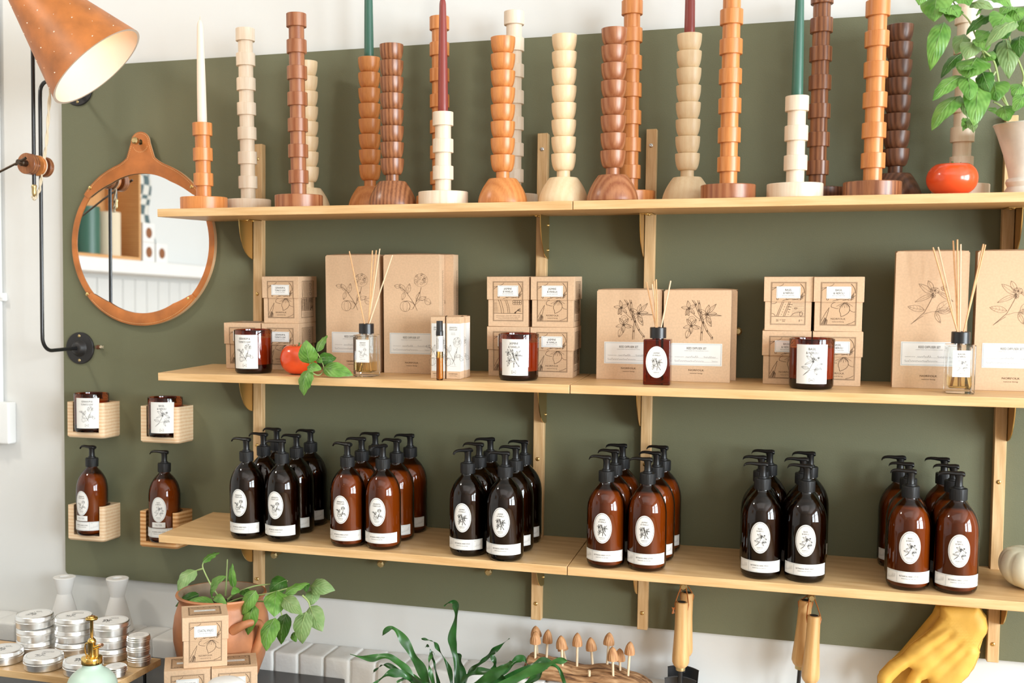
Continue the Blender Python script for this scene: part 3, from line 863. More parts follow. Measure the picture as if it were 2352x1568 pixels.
class Ink:
    """flat artwork: u to the right, v up, layered"""
    def __init__(s): s.items = []

    def poly(s, vs, fs, mat, lvl): s.items.append((vs, fs, mat, lvl))

    def text(s, txt, x, y, h, mat=1, sx=1.0, lvl=2, width=None):
        vs, fs = glyphs(txt)
        k = h / 0.729
        if width:
            xs = [v[0] for v in vs]; sx = width / ((max(xs) - min(xs)) * k)
        s.poly([(x + a * k * sx, y + b * k) for a, b in vs], fs, mat, lvl)

    def rect(s, x0, y0, x1, y1, mat=0, lvl=0, nx=1):
        vs = []; fs = []
        for i in range(nx + 1):
            x = x0 + (x1 - x0) * i / nx; vs += [(x, y0), (x, y1)]
        for i in range(nx): fs.append((2 * i, 2 * i + 2, 2 * i + 3, 2 * i + 1))
        s.poly(vs, fs, mat, lvl)

    def line(s, pts, w, mat=1, lvl=2, closed=False):
        p = [Vector(q) for q in pts]
        if closed: p = p + [p[0]]
        vs = []; fs = []; n = len(p)
        for i in range(n):
            if closed and i in (0, n - 1): t = p[1] - p[n - 2]
            else: t = p[min(i + 1, n - 1)] - p[max(i - 1, 0)]
            if t.length < 1e-9: t = Vector((1, 0))
            t = t.normalized(); nn = Vector((-t.y, t.x)) * w / 2
            vs += [tuple(p[i] - nn), tuple(p[i] + nn)]
        for i in range(n - 1): fs.append((2 * i, 2 * i + 2, 2 * i + 3, 2 * i + 1))
        s.poly(vs, fs, mat, lvl)

    def frame(s, x0, y0, x1, y1, w, mat=1, lvl=2, nx=1):
        top = [(x0 + (x1 - x0) * i / nx, y1) for i in range(nx + 1)]; bot = [(x1 - (x1 - x0) * i / nx, y0) for i in range(nx + 1)]
        s.rect(x0, y0, x1, y0 + w, mat, lvl, nx); s.rect(x0, y1 - w, x1, y1, mat, lvl, nx)
        s.rect(x0, y0, x0 + w, y1, mat, lvl); s.rect(x1 - w, y0, x1, y1, mat, lvl)

    def ellipse(s, cx, cy, rx, ry, mat=0, lvl=0, n=32, nr=4):
        vs = [(cx, cy)]; fs = []
        for j in range(1, nr + 1):
            for k in range(n):
                a = 2 * pi * k / n; vs.append((cx + rx * j / nr * cos(a), cy + ry * j / nr * sin(a)))
        for k in range(n): fs.append((0, 1 + k, 1 + (k + 1) % n))
        for j in range(1, nr):
            o = 1 + (j - 1) * n
            for k in range(n): fs.append((o + k, o + n + k, o + n + (k + 1) % n, o + (k + 1) % n))
        s.poly(vs, fs, mat, lvl)

    def ring(s, cx, cy, rx, ry, w, mat=1, lvl=2, n=32, a0=0, a1=2 * pi):
        full = abs(a1 - a0 - 2 * pi) < 1e-6
        s.line([(cx + rx * cos(a0 + (a1 - a0) * k / n), cy + ry * sin(a0 + (a1 - a0) * k / n)) for k in range(n if full else n + 1)], w, mat, lvl, closed=full)

    def draw(s, strokes, x, y, k, w=1.0, mat=1, lvl=2):
        for pts, ww in strokes: s.line([(x + a * k, y + b * k) for a, b in pts], ww * w, mat, lvl)

    def put(s, b, fn, mats=None, base=0.0002, step=0.00012):
        for vs, fs, m, lvl in s.items:
            b.add([fn(u, v, base + lvl * step) for u, v in vs], fs, mats[m] if mats else m)


def on_front(y): return lambda u, v, o: (u, y - o, v)
def on_side(x): return lambda u, v, o: (x + o, u, v)
def on_top(z): return lambda u, v, o: (u, v, z + o)
def on_tube(R, cone=0.0): return lambda u, v, o: ((R + cone * v + o) * sin(u / R), -(R + cone * v + o) * cos(u / R), v)


def qb(p0, p1, p2, n=6):
    return [((1 - t) ** 2 * p0[0] + 2 * t * (1 - t) * p1[0] + t * t * p2[0], (1 - t) ** 2 * p0[1] + 2 * t * (1 - t) * p1[1] + t * t * p2[1]) for t in [i / n for i in range(n + 1)]]


def sleaf(x, y, ang, L, w, rib=True, veins=0):
    c, d = cos(ang), sin(ang)
    P = lambda a, b: (x + a * c - b * d, y + a * d + b * c)
    out = [(qb(P(0, 0), P(L * .35, w), P(L, 0)), 1), (qb(P(0, 0), P(L * .4, -w), P(L, 0)), 1)]
    if rib: out.append(([P(0, 0), P(L * .5, w * .04), P(L * .95, 0)], .7))
    for k in range(veins):
        u = .2 + .6 * k / max(1, veins - 1)
        out.append(([P(L * u, 0), P(L * (u + .1), w * .42 * (1 - abs(u - .45)))], .5)); out.append(([P(L * u, 0), P(L * (u + .1), -w * .42 * (1 - abs(u - .45)))], .5))
    return out


def circ(x, y, rx, ry, n=18, a0=0, a1=2 * pi): return [(x + rx * cos(a0 + (a1 - a0) * k / n), y + ry * sin(a0 + (a1 - a0) * k / n)) for k in range(n + 1)]


def art_geranium(fine=True):
    r = random.Random(8); S = []
    S += [([(.62, .02), (.56, .16), (.44, .34), (.30, .52), (.16, .62)], 1.5), ([(.56, .16), (.62, .34), (.70, .50), (.73, .62)], 1.8), ([(.56, .16), (.68, .28), (.82, .30)], .9)]
    for k in range(26 if fine else 14):           # the flower head
        a = r.uniform(0, 2 * pi); d = .165 * sqrt(r.random()); x, y = .72 + d * 1.05 * cos(a), .80 + d * .9 * sin(a)
        S.append((circ(x, y, .034, .028, 7, r.uniform(0, 3), r.uniform(4, 6.5)), .8))
    S.append((circ(.72, .80, .185, .165, 26), .7))
    S += sleaf(.30, .52, 2.3, .24, .12, True, 3) + sleaf(.16, .62, 2.9, .17, .10, True, 2) + sleaf(.36, .46, 1.35, .26, .12, True, 3) + sleaf(.28, .5, 4.4, .22, .10, True, 2)
    S += sleaf(.60, .26, 1.2, .26, .10, True, 2) + sleaf(.82, .30, -.5, .20, .16, True, 2) + sleaf(.66, .30, .35, .22, .10, True, 2)
    S += [(circ(.29, .13, .135, .135, 22), 1), (circ(.29, .13, .06, .132, 16), .7), (circ(.33, .13, .10, .12, 12, -1.3, 1.4), .6), (circ(.46, .15, .075, .10, 12, -2.2, 1.8), .8)]
    S += [(qb((.56, .16), (.42, .30), (.29, .255)), 1.2), ([(.24, .27), (.29, .24), (.35, .28)], 1), ([(.56, .16), (.50, .08)], 1.4)]
    return S


def art_jasmine(fine=True):
    S = []
    for pts in ([(.27, 1.0), (.34, .90), (.40, .74), (.52, .48), (.62, .26), (.74, .10), (.73, .05)], [(.40, 1.0), (.42, .92), (.46, .70), (.52, .45), (.49, .22), (.48, .02)]):
        S.append((pts, 1.5)); S.append(([(x + .038, y) for x, y in pts], 1.0)); S += [([(x + .004 + .008 * k, y - .01 * k), (x + .03, y + .03)], .7) for x, y in pts[1:-1] for k in range(4)]
    def flower(x, y, s, a0, n=5):
        out = []
        for k in range(n): out += sleaf(x, y, a0 + 2 * pi * k / n, s, s * .42, True, 0)
        out.append((circ(x, y, s * .16, s * .16, 8), 1))
        return out
    S += flower(.20, .80, .19, .5) + flower(.62, .66, .24, .1) + flower(.26, .38, .20, .9) + sleaf(.62, .66, -.08, .36, .035, True) + sleaf(.62, .66, .85, .34, .08, True)
    S += sleaf(.20, .62, 1.9, .18, .07, True) + sleaf(.22, .30, 4.4, .24, .12, True, 2) + sleaf(.62, .60, -1.1, .26, .11, True) + [(circ(.27, .52, .085, .09, 14), .9), (circ(.27, .52, .04, .05, 8), .7), (qb((.24, .74), (.34, .62), (.44, .55)), 1), (qb((.30, .40), (.42, .40), (.50, .32)), 1)]
    return S


def art_basil(fine=True):
    S = [([(.10, .0), (.22, .12), (.38, .28), (.46, .44), (.56, .66)], 1.6), ([(.12, .02), (.26, .13), (.36, .20)], 1.2), ([(.36, .24), (.55, .30), (.68, .30)], 1)]
    S += sleaf(.38, .34, 2.95, .38, .15, True, 4) + sleaf(.66, .30, .75, .40, .20, True, 3) + sleaf(.68, .30, .0, .30, .10, True, 2) + sleaf(.62, .28, -1.1, .28, .10, True, 2) + sleaf(.62, .30, .2, .34, .12, True)
    S += sleaf(.56, .72, 2.5, .40, .14, True, 2) + sleaf(.56, .72, 3.6, .44, .10, True, 1) + sleaf(.55, .80, 2.0, .26, .12, True, 1) + sleaf(.66, .78, -.6, .42, .09, True, 1)
    r = random.Random(3)
    for cx, cy, q in ((.60, .80, .12), (.80, .86, .085), (.56, .68, .07)):
        for k in range(9): S += [([(cx, cy), (cx + q * cos(k * .7) * r.uniform(.6, 1), cy + q * sin(k * .7) * r.uniform(.6, 1))], 1.2)]
        S.append((circ(cx, cy, q * .8, q * .6, 12), .8))
    return S


ART = {'geranium': art_geranium(), 'jasmine': art_jasmine(), 'basil': art_basil()}
TXT = {'geranium': ('GERANIUM &', 'TOMATO LEAF'), 'jasmine': ('JASMINE', '& VANILLA'), 'basil': ('BASIL', '& NEROLI'), 'coastal': ('COASTAL WALKS', '')}


def squiggle(x0, x1, y, h, seed, n=30):
    r = random.Random(seed); pts = []
    for k in range(n + 1):
        u = k / n
        pts.append((x0 + (x1 - x0) * u + h * .25 * sin(k * 1.9), y + h * (.5 + .5 * sin(k * 1.35 + r.random() * 1.2)) * (.45 + .55 * (r.random() > .75))))
    return pts


def wordmark(k, x, y, w, mat=1):
    k.text('NORFOLK', x, y, w * .125, mat, width=w)
    k.text('natural living', x, y - w * .18, w * .075, mat, width=w * .80)


# ------------------------------------------------------------------ kraft boxes
def panel_art(k, part, hw, z0, z1, ink=1):
    """the framed print on the front of the candle box: 'lid' or 'body' half"""
    w = .0008
    if part == 'lid':
        z1i = z1
        k.rect(-hw, z0, hw, z1, 2, 0)
        for d in (0, .0016):
            k.rect(-hw + d, z0, -hw + d + w * .7, z1 - d, ink, 2); k.rect(hw - d - w * .7, z0, hw - d, z1 - d, ink, 2); k.rect(-hw + d, z1 - d - w * .7, hw - d, z1 - d, ink, 2)
        k.line(qb((-hw + .002, z1 - .018), (-.024, z1 - .010), (-.018, z1 - .009)), w); k.line(qb((-hw + .002, z1 - .013), (-.012, z1 - .010), (-.010, z1 - .003)), w)
        k.line(qb((.024, z1 - .004), (.034, z1 - .012), (.033, z1 - .024), 8), w * 1.3)
        for i in range(5): k.line([(.031, z1 - .022 - i * .003), (.024, z1 - .033 - i * .0016)], w)
        k.ring(-.0225, z0 + .006, .0020, .0020, w, ink, 2, 12)
        k.line(qb((-.012, z0 + .002), (.004, z0 + .009), (.022, z0 + .004), 8), w); k.line([(-.005, z0 + .009), (-.003, z0 + .004), (.001, z0 + .0055)], w)
        k.line(qb((.008, z0 + .004), (.02, z0 + .004), (.034, z0 + .014)), w)
    else:
        k.rect(-hw, z0, hw, z1, 2, 0)
        for d in (0, .0016):
            k.rect(-hw + d, z0 + d, -hw + d + w * .7, z1, ink, 2); k.rect(hw - d - w * .7, z0 + d, hw - d, z1, ink, 2); k.rect(-hw + d, z0 + d, hw - d, z0 + d + w * .7, ink, 2)
        t = z1
        k.line(qb((-.006, t), (-.016, t - .003), (-.0145, t - .0105)), w); k.line(qb((-.0145, t - .0105), (-.002, t - .015), (.0, t - .0135)), w)
        k.line(qb((.012, t - .002), (-.002, t - .014), (.0045, t - .0245)) + [(.006, t - .0315)] + qb((.0065, t - .031), (.026, t - .024), (.0225, t - .012)) + qb((.0225, t - .012), (.020, t - .006), (.014, t - .002)), w * 1.1)
        k.line(qb((.0225, t - .016), (.028, t - .022), (.034, t - .021)), w)
        for i in range(7): k.line([(.012 + i * .0008, t - .001), (-.004 + i * .0055, t - .009 - (3 - abs(3 - i)) * .0012)], w * .8)
        k.line([(-.034, z0 + .010), (-.026, z0 + .026), (-.0185, t - .012), (-.020, t - .019), (-.024, z0 + .016), (-.028, z0 + .002)], w)
        for i in range(6): k.line([(-.034 + i * .0022, z0 + .002), (-.0265 + i * .0009, z0 + .017 - i * .001)], w)
        k.line(qb((.018, z0 + .003), (.028, z0 + .005), (.034, z0 + .010)), w)
        for x in range(12): k.line([(-.012 + x * .003, z0 + .0018), (-.0105 + x * .003, z0 + .0018)], w)
        wordmark(k, 0, z0 + .0125, .030, ink)


def back_art(k, kind, hw, z0, z1, ink=1):
    w = .0008
    k.rect(-hw, z0, hw, z1, 2 if kind == 'words' else 4, 0)
    k.frame(-hw, z0, hw, z1 + .001, w * .7, ink, 2); k.frame(-hw + .0016, z0 + .0016, hw - .0016, z1 + .001, w * .7, ink, 2)
    zz = z0 + .018
    k.rect(-hw + .002, z0 + .002, hw - .002, zz, 4, 1); k.line([(-hw + .002, zz), (hw - .002, zz)], w)
    if kind == 'words':
        for i, s in enumerate(('METICULOUSLY HAND SET WITH A PAIR', 'OF COTTON WICKS, OUR PURE SOY', 'CANDLE NURTURES A SLOW BURN.')): k.text(s, 0, z0 + .0118 - i * .0036, .0017, ink, width=.058 if i < 2 else .050)
        for x in (-.024, -.019, -.008, -.004): k.line(qb((x, z1), (x + .007, (z1 + zz) / 2), (x + .008, zz)), w)
        for i in range(9): k.line([(-.034, zz + .003 + i * .0028), (-.024 + i * -.0004, zz + .003 + i * .0028)], w * .6)
        for i in range(8): k.ring(.014 + (i % 4) * .0052, z1 - .004 - (i // 4) * .005, .0027, .0027, w, ink, 2, 10)
        for i in range(5): k.line(qb((.030, zz + .012 - i * .002), (.022, zz + .010), (.018 - i * .001, zz)), w)
    else:
        k.text('50', -.022, z0 + .007, .0052, ink, sx=.75); k.text('HR', -.0158, z0 + .0095, .0022, ink, sx=.8); k.text('BURN', -.0085, z0 + .0098, .0022, ink); k.text('TIME', -.0088, z0 + .0065, .0022, ink); k.text('8', .024, z0 + .007, .0052, ink, sx=.75); k.text('OZ', .0285, z0 + .0095, .0022, ink, sx=.8)
        for x in (-.020, -.017, -.006, -.003): k.line([(x + .008, z1), (x - .004, zz)], w)
        for i in range(5): k.line([(-.013 + i * .002, zz + .004 + i * .0055), (-.014 + i * .002, zz + .005 + i * .0055)], w * 1.4); k.line([(.001 + i * .002, zz + .004 + i * .0055), (.0, zz + .005 + i * .0055)], w * 1.4)
        for i in range(8): k.line([(.008, zz + .003 + i * .0037), (.034, zz + .003 + i * .0037)], w * .5)
        k.line(qb((.006, zz + .001), (.014, zz + .012), (.027, zz + .009)), w); k.ring(.027, zz + .006, .003, .005, w, ink, 2, 14); k.ring(.016, zz + .018, .003, .0015, w, ink, 2, 12)
        k.line(qb((-.034, z1 - .004), (-.026, z1 - .006), (-.024, z1)), w); k.line(qb((-.034, zz + .007), (-.028, zz + .006), (-.026, zz)), w)


def white_label(k, x0, z0, x1, z1, lines, sub=True):
    k.rect(x0, z0, x1, z1, 0, 3); k.frame(x0 + .0018, z0 + .0018, x1 - .0018, z1 - .0018, .0005, 2, 5)
    h = z1 - z0; xc = (x0 + x1) / 2
    two = bool(lines[1])
    if two:
        k.text(lines[0], xc, z0 + h * .62, h * .185, 1, width=min((x1 - x0) * .56, len(lines[0]) * h * .108), lvl=5); k.text(lines[1], xc, z0 + h * .36, h * .185, 1, width=min((x1 - x0) * .60, len(lines[1]) * h * .104), lvl=5)
        k.text('BOUGIE PARFUMEE', xc, z0 + h * .20, h * .075, 3, width=(x1 - x0) * .52, lvl=5)
    else:
        k.text(lines[0], xc, z0 + h * .46, h * .24, 1, width=(x1 - x0) * .70, lvl=5); k.text('BOUGIE PARFUMEE', xc, z0 + h * .28, h * .09, 3, width=(x1 - x0) * .54, lvl=5)


_cb = {}


def candle_box(M, scent, label, group, front='body', tight=False):
    key = (scent, front)
    if key in _cb: return dup(_cb[key], M, label, group)
    bw, lw, H, LB = .0485, .0512, .1168, .0630
    mats = [MT['kraft'], MT['ink'], MT['dots'], MT['paper'], MT['kraft']]
    t = thing('candle_box', label, 'candle box', group, M)
    b = B(); b.box((-bw, -bw, 0), (bw, bw, H - .003), 0, .0006, 1)
    k = Ink()
    if front == 'body': panel_art(k, 'body', .0365, .0128, LB)
    else: back_art(k, front, .0365, .0128, LB)
    k.put(b, on_front(-bw), [3, 1, 2, 3, 0])
    k = Ink(); back_art(k, 'words', .034, .0128, LB)
    for i in range(8): k.line([(-.03, .034 + i * .0035), (.03, .0352 + i * .0035)], .0010)
    for i in range(6): k.line([(-.03 + i * .012, .032), (-.026 + i * .012, .062)], .0014)
    k.put(b, on_side(bw), [3, 1, 2, 3, 0]); k.put(b, lambda u, v, o: (-bw - o, -u, v), [3, 1, 2, 3, 0])
    b.build('carton', mats, t)
    b = B(); b.box((-lw, -lw, LB), (lw, lw, H), 0, .0006, 1)
    k = Ink(); panel_art(k, 'lid', .0365, LB, H - .0112); k.put(b, on_front(-lw), [3, 1, 2, 3, 0])
    k = Ink(); k.rect(-.034, LB, .034, H - .0112, 2, 0); k.frame(-.034, LB, .034, H - .0112, .0008, 1, 2)
    for i in range(8): k.line([(-.03 + i * .008, LB + .002), (-.026 + i * .008, H - .013)], .0018)
    for i in range(3): k.ring(.012, LB + .01 + i * .011, .005, .004, .001, 1, 2, 12)
    k.put(b, on_side(lw), [3, 1, 2, 3, 0]); k.put(b, lambda u, v, o: (-lw - o, -u, v), [3, 1, 2, 3, 0])
    k = Ink(); k.rect(-.0365, -.034, .0365, .034, 2, 0); k.frame(-.0365, -.034, .0365, .034, .0008, 1, 2); k.frame(-.0345, -.032, .0345, .032, .0008, 1, 2)
    for i in range(9): k.line(qb((-.030 + i * .007, -.030), (-.026 + i * .007, -.022), (-.022 + i * .007, -.024)), .001)
    for i in range(5): k.line(qb((-.030 + i * .014, .030), (-.024 + i * .012, .016), (-.012 + i * .012, .022)), .001)
    k.put(b, on_top(H), [3, 1, 2, 3, 0])
    lid = b.build('lid', mats, t)
    b = B(); k = Ink(); white_label(k, -.0248, H - .0462, .0248, H - .0208, TXT[scent]); k.put(b, on_front(-lw))
    B2 = B(); k = Ink(); k.rect(-.024, -.0065, .024, .0065, 0, 3); k.text(TXT[scent][0] if scent == 'coastal' else ' '.join(TXT[scent]), 0, -.0015, .0033, 1, width=.036, lvl=5); k.line([(-.022, -.005), (-.022, .005)], .0004, 2, 5); k.line([(.022, -.005), (.022, .005)], .0004, 2, 5)
    k.put(B2, on_top(H))
    b.build('paper_label', [MT['paper'], MT['text'], MT['rule'], MT['textl']], lid, smooth=False)
    B2.build('top_label', [MT['paper'], MT['text'], MT['rule'], MT['textl']], lid, smooth=False)
    _cb[key] = t
    return t


BOXH = .1168


def on_box(M): return M @ Matrix.Translation((0, 0, BOXH + .0004))


GB = 'kraft candle boxes stacked on the middle shelf'
m1 = on_shelf(2, .1515, -.0660); m2 = on_shelf(2, .2580, -.0665)
candle_box(m1, 'geranium', 'kraft geranium candle box behind the geranium jar, on the shelf end', GB)
candle_box(m2, 'geranium', 'lower kraft geranium candle box between the amber jar and the tomato', GB)
candle_box(on_box(m2) @ at(.002, .003, 0, radians(-1.5)), 'geranium', 'topmost kraft geranium candle box, alone on the upper row', GB)
m1 = on_shelf(2, .8485, -.0720); m2 = on_shelf(2, .9525, -.0720, radians(1))
candle_box(m1, 'jasmine', 'kraft jasmine candle box behind the jasmine candle jar, beside the perfume boxes', GB)
candle_box(m2, 'jasmine', 'lower kraft jasmine candle box beside the gap between shelves', GB)
candle_box(on_box(m1) @ at(-.001, .002, 0, radians(0)), 'jasmine', 'upper kraft jasmine candle box with three lines of print at its foot', GB, 'words')
candle_box(on_box(m2) @ at(.001, -.001, 0, radians(-.5)), 'jasmine', 'upper kraft jasmine candle box with flower front, above the shelf gap', GB)
m1 = on_shelf(2, 1.4755, -.0820); m2 = on_shelf(2, 1.5795, -.0830, radians(1))
candle_box(m1, 'basil', 'lower kraft basil candle box with its flower panel half hidden by the basil jar', GB)
candle_box(m2, 'basil', 'lower kraft basil candle box on the far side of the basil jar', GB)
candle_box(on_box(m1) @ at(.001, .001, 0, radians(0)), 'basil', 'upper kraft basil candle box printed 50 hour burn time', GB, 'burn')
candle_box(on_box(m2) @ at(.0, -.002, 0, radians(-1)), 'basil', 'upper kraft basil candle box with flower front beside the burn time box', GB)
GC = 'kraft coastal walks boxes on the black table'
zt = .5784
candle_box(at(.174, -.4236, zt, radians(30.7)), 'coastal', 'lower kraft coastal walks box nearest the wooden riser', GC)
candle_box(at(.2670, -.3750, zt, radians(29.5)), 'coastal', 'lower kraft coastal walks box in front of the terracotta jar', GC)
candle_box(at(.203, -.397, zt + BOXH + .0004, radians(32)), 'coastal', 'topmost kraft coastal walks box, standing on two others', GC)

_rb = {}


def reed_box(M, scent, h, label, w=.142):
    key = scent
    G = 'kraft reed diffuser boxes on the middle shelf'
    if key in _rb: return dup(_rb[key], M, label, G)
    d = .046; hw = w / 2
    t = thing('diffuser_box', label, 'diffuser box', G, M)
    b = B()
    b.box((-hw + .0015, -d / 2 + .002, 0), (hw - .0015, d / 2, h), 0, .0012, 2)
    out = [(-hw, 0), (hw, 0), (hw, h - .004), (hw - .004, h - .001), (-hw + .004, h - .001), (-hw, h - .004)]   # front flap
    b.prism(out, lambda a, c, t_: (a, t_, c), -d / 2, -d / 2 + .0014, 0)
    b.grid(lambda u, v: (-hw + w * u, -d / 2 + d * v, h - .001 + .0035 * sin(pi * v) * sin(pi * u) ** .3 if 0 < u < 1 else h - .001), 16, 8, 0)
    k = Ink()
    if scent == 'jasmine': k.draw(ART[scent], -.036, .090, .092, .00055)
    elif scent == 'geranium': k.draw(ART[scent], -.043, .150, .094, .00045)
    else: k.draw(ART[scent], -.046, .135, .088, .00042)
    wordmark(k, 0, .0240, .034)
    k.put(b, on_front(-d / 2))
    k = Ink()
    for i in range(int(h / .0022) - 30): k.line([(.004, .03 + i * .0022), (.004 + (i * 37 % 5 + 3) * .0014, .03 + i * .0022)], .0007)
    k.put(b, on_side(hw - .0015)); k.put(b, lambda u, v, o: (-hw + .0015 - o, -u, v))
    k = Ink()
    k.text('REED DIFFUSER', 0, -.004, .007, 1, width=.06); k.put(b, on_top(h + .0022))
    b.build('carton', [MT['kraft'], MT['ink']], t)
    b = B(); k = Ink()
    z0, z1 = (.036, .086) if scent == 'jasmine' else (.047, .098)
    x0, x1 = -.056, .056
    k.rect(x0, z0, x1, z1, 0, 2); k.frame(x0 + .002, z0 + .002, x1 - .002, z1 - .002, .0006, 2, 4)
    k.text('REED DIFFUSER SET', 0, z1 - .0135, .0052, 1, width=.043, lvl=4); k.text('- HAND MADE ON THE NORFOLK COAST -', 0, z1 - .0175, .0016, 3, width=.056, lvl=4)
    k.text('FRAGRANCE NOTES', x0 + .0185, z0 + .0185, .0014, 3, width=.020, lvl=4); k.line([(x0 + .031, z0 + .0175), (x1 - .008, z0 + .0175)], .0003, 3, 4)
    k.line(squiggle(x0 + .033, x0 + .060, z0 + .0185, .004, 3), .0005, 3, 4); k.line(squiggle(x0 + .072, x1 - .014, z0 + .0185, .004, 5), .0005, 3, 4)
    k.line(squiggle(x0 + .008, x0 + .072, z0 + .0095, .0032, 9, 60), .0005, 3, 4); k.line([(x0 + .008, z0 + .0085), (x1 - .008, z0 + .0085)], .0003, 3, 4); k.line(squiggle(x1 - .022, x1 - .010, z0 + .0095, .003, 6, 14), .0005, 3, 4)
    k.put(b, on_front(-d / 2)); b.build('paper_label', [MT['paper'], MT['text'], MT['rule'], MT['textl']], t, smooth=False)
    _rb[key] = t
    return t


def rbx(xl, yl, rz, scent, h, label, w=.142):
    """front lower left corner given"""
    c, s = cos(rz), sin(rz)
    x = xl + c * w / 2 - s * .023; y = yl + s * w / 2 + c * .023
    return reed_box(on_shelf(2, x, y, rz), scent, h, label, w)


rbx(.381, -.112, radians(-2), 'geranium', .287, 'tall kraft geranium diffuser box behind the basil sprig')
rbx(.535, -.116, radians(0), 'geranium', .287, 'tall kraft geranium diffuser box behind the perfume boxes, its white label uncovered')
rbx(.5555, -.0675, radians(0), 'geranium', .287, 'tall kraft geranium diffuser box at the back, only its spine showing')
rbx(1.0575, -.120, radians(0), 'jasmine', .205, 'low kraft jasmine diffuser box nearest the gap between the shelves', .147)
rbx(1.2095, -.126, radians(-1), 'jasmine', .205, 'low kraft jasmine diffuser box beside the amber diffuser, white label in full view', .147)
rbx(1.2200, -.0735, radians(0), 'jasmine', .205, 'low kraft jasmine diffuser box tucked behind another at the back', .147)
rbx(1.6920, -.130, radians(0), 'basil', .288, 'tall kraft basil diffuser box nearest the basil candle boxes', .142)
rbx(1.8480, -.138, radians(0), 'basil', .298, 'tall kraft basil diffuser box beyond the clear diffuser, cut by the frame', .142)

# perfume boxes and vial
pp = None
for (x, y, rz, lab) in ((.7055, -.2010, 0, 'slim kraft perfume box with white wrap, half hidden by the amber vial'), (.7430, -.2010, radians(0), 'slim kraft perfume box with white floral wrap, in front and uncovered'), (.7460, -.1640, radians(0), 'slim kraft perfume box standing behind the uncovered one')):
    M = on_shelf(2, x, y, rz)
    if pp: dup(pp, M, lab); continue
    pp = t = thing('perfume_box', lab, 'perfume box', 'slim perfume boxes', M)
    hw = .0168; H = .1425
    b = B(); b.box((-hw, -hw, 0), (hw, hw, H), 0, .0005, 1); b.grid(lambda u, v: (-hw + 2 * hw * u, -hw + 2 * hw * v, H + .0022 * sin(pi * v)), 4, 6, 0)
    k = Ink(); wordmark(k, 0, .0105, .021); k.put(b, on_front(-hw)); b.build('carton', [MT['kraft'], MT['ink']], t)
    b = B(); k = Ink(); k.rect(-.0145, .0175, hw + .0001, .1275, 0, 1)
    k.text('GERANIUM &', 0, .1165, .0036, 1, width=.019); k.text('TOMATO LEAF', 0, .1115, .0036, 1, width=.0195); k.text('EAU DE', 0, .1045, .0019, 3, width=.009); k.text('PARFUM', 0, .1013, .0019, 3, width=.010)
    sp = [([(-.30 + 1.2 * (a - .5) + .35, 1.55 * b_) for a, b_ in pts], w_) for pts, w_ in ART['geranium']]
    k.draw(sp, -.004, .030, .044, .00036); k.text('NATURAL SPRAY', 0, .0285, .0013, 3, width=.016); k.put(b, on_front(-hw))
    k = Ink(); k.rect(-hw - .0001, .0175, hw - .004, .1275, 0, 1)
    for x_ in (-.010, -.006, .002, .006): k.line([(x_, .025), (x_, .120)], .0011, 4, 2)
    for x_ in (-.0115, .0085): k.line([(x_, .035), (x_, .115)], .0007, 2, 2)
    k.put(b, on_side(hw)); b.build('paper_wrap', [MT['paper'], MT['text'], MT['rule'], MT['textl'], plain('pale_blue_print', (.66, .72, .76), .6)], t, smooth=False)
t = thing('perfume_vial', 'slim amber glass perfume vial with black cap, before the perfume boxes', 'perfume vial', M=on_shelf(2, .7190, -.2440))
b = B(); b.lathe([(0, 0), (.0066, 0), (.0078, .0012), (.0078, .086), (.0078, .102)], 24); b.build('glass_tube', MT['vial'], t)
b = B(); b.lathe([(0, .003), (.0066, .003), (.0066, .050), (0, .050)], 20); b.build('perfume', MT['oild'], t)
b = B(); b.lathe([(.0084, .101), (.0084, .111), (.0080, .112), (.0074, .1135), (.0074, .1335), (.0068, .1345), (0, .1345)], 24); b.build('cap', MT['black'], t)
b = B(); k = Ink(); k.rect(-.0105, .065, .0105, .1005, 0, 0, 8); k.rect(-.0105, .066, .0105, .0668, 2, 2, 8); k.rect(-.0105, .0988, .0105, .0996, 2, 2, 8)
for j, s in enumerate(('GERANIUM &', 'TOMATO LEAF')):
    vs, fs = glyphs(s); xs = [v[0] for v in vs]; kk = .024 / (max(xs) - min(xs)); k.poly([(-.0040 + j * .0042 - v * .0030, .0828 + a * kk) for a, v in vs], fs, 1, 3)
k.put(b, on_tube(.0079)); b.build('paper_label', [MT['paper'], MT['text'], MT['rule']], t, smooth=True)


# ------------------------------------------------------------------ candles in amber jars
_cj = {}


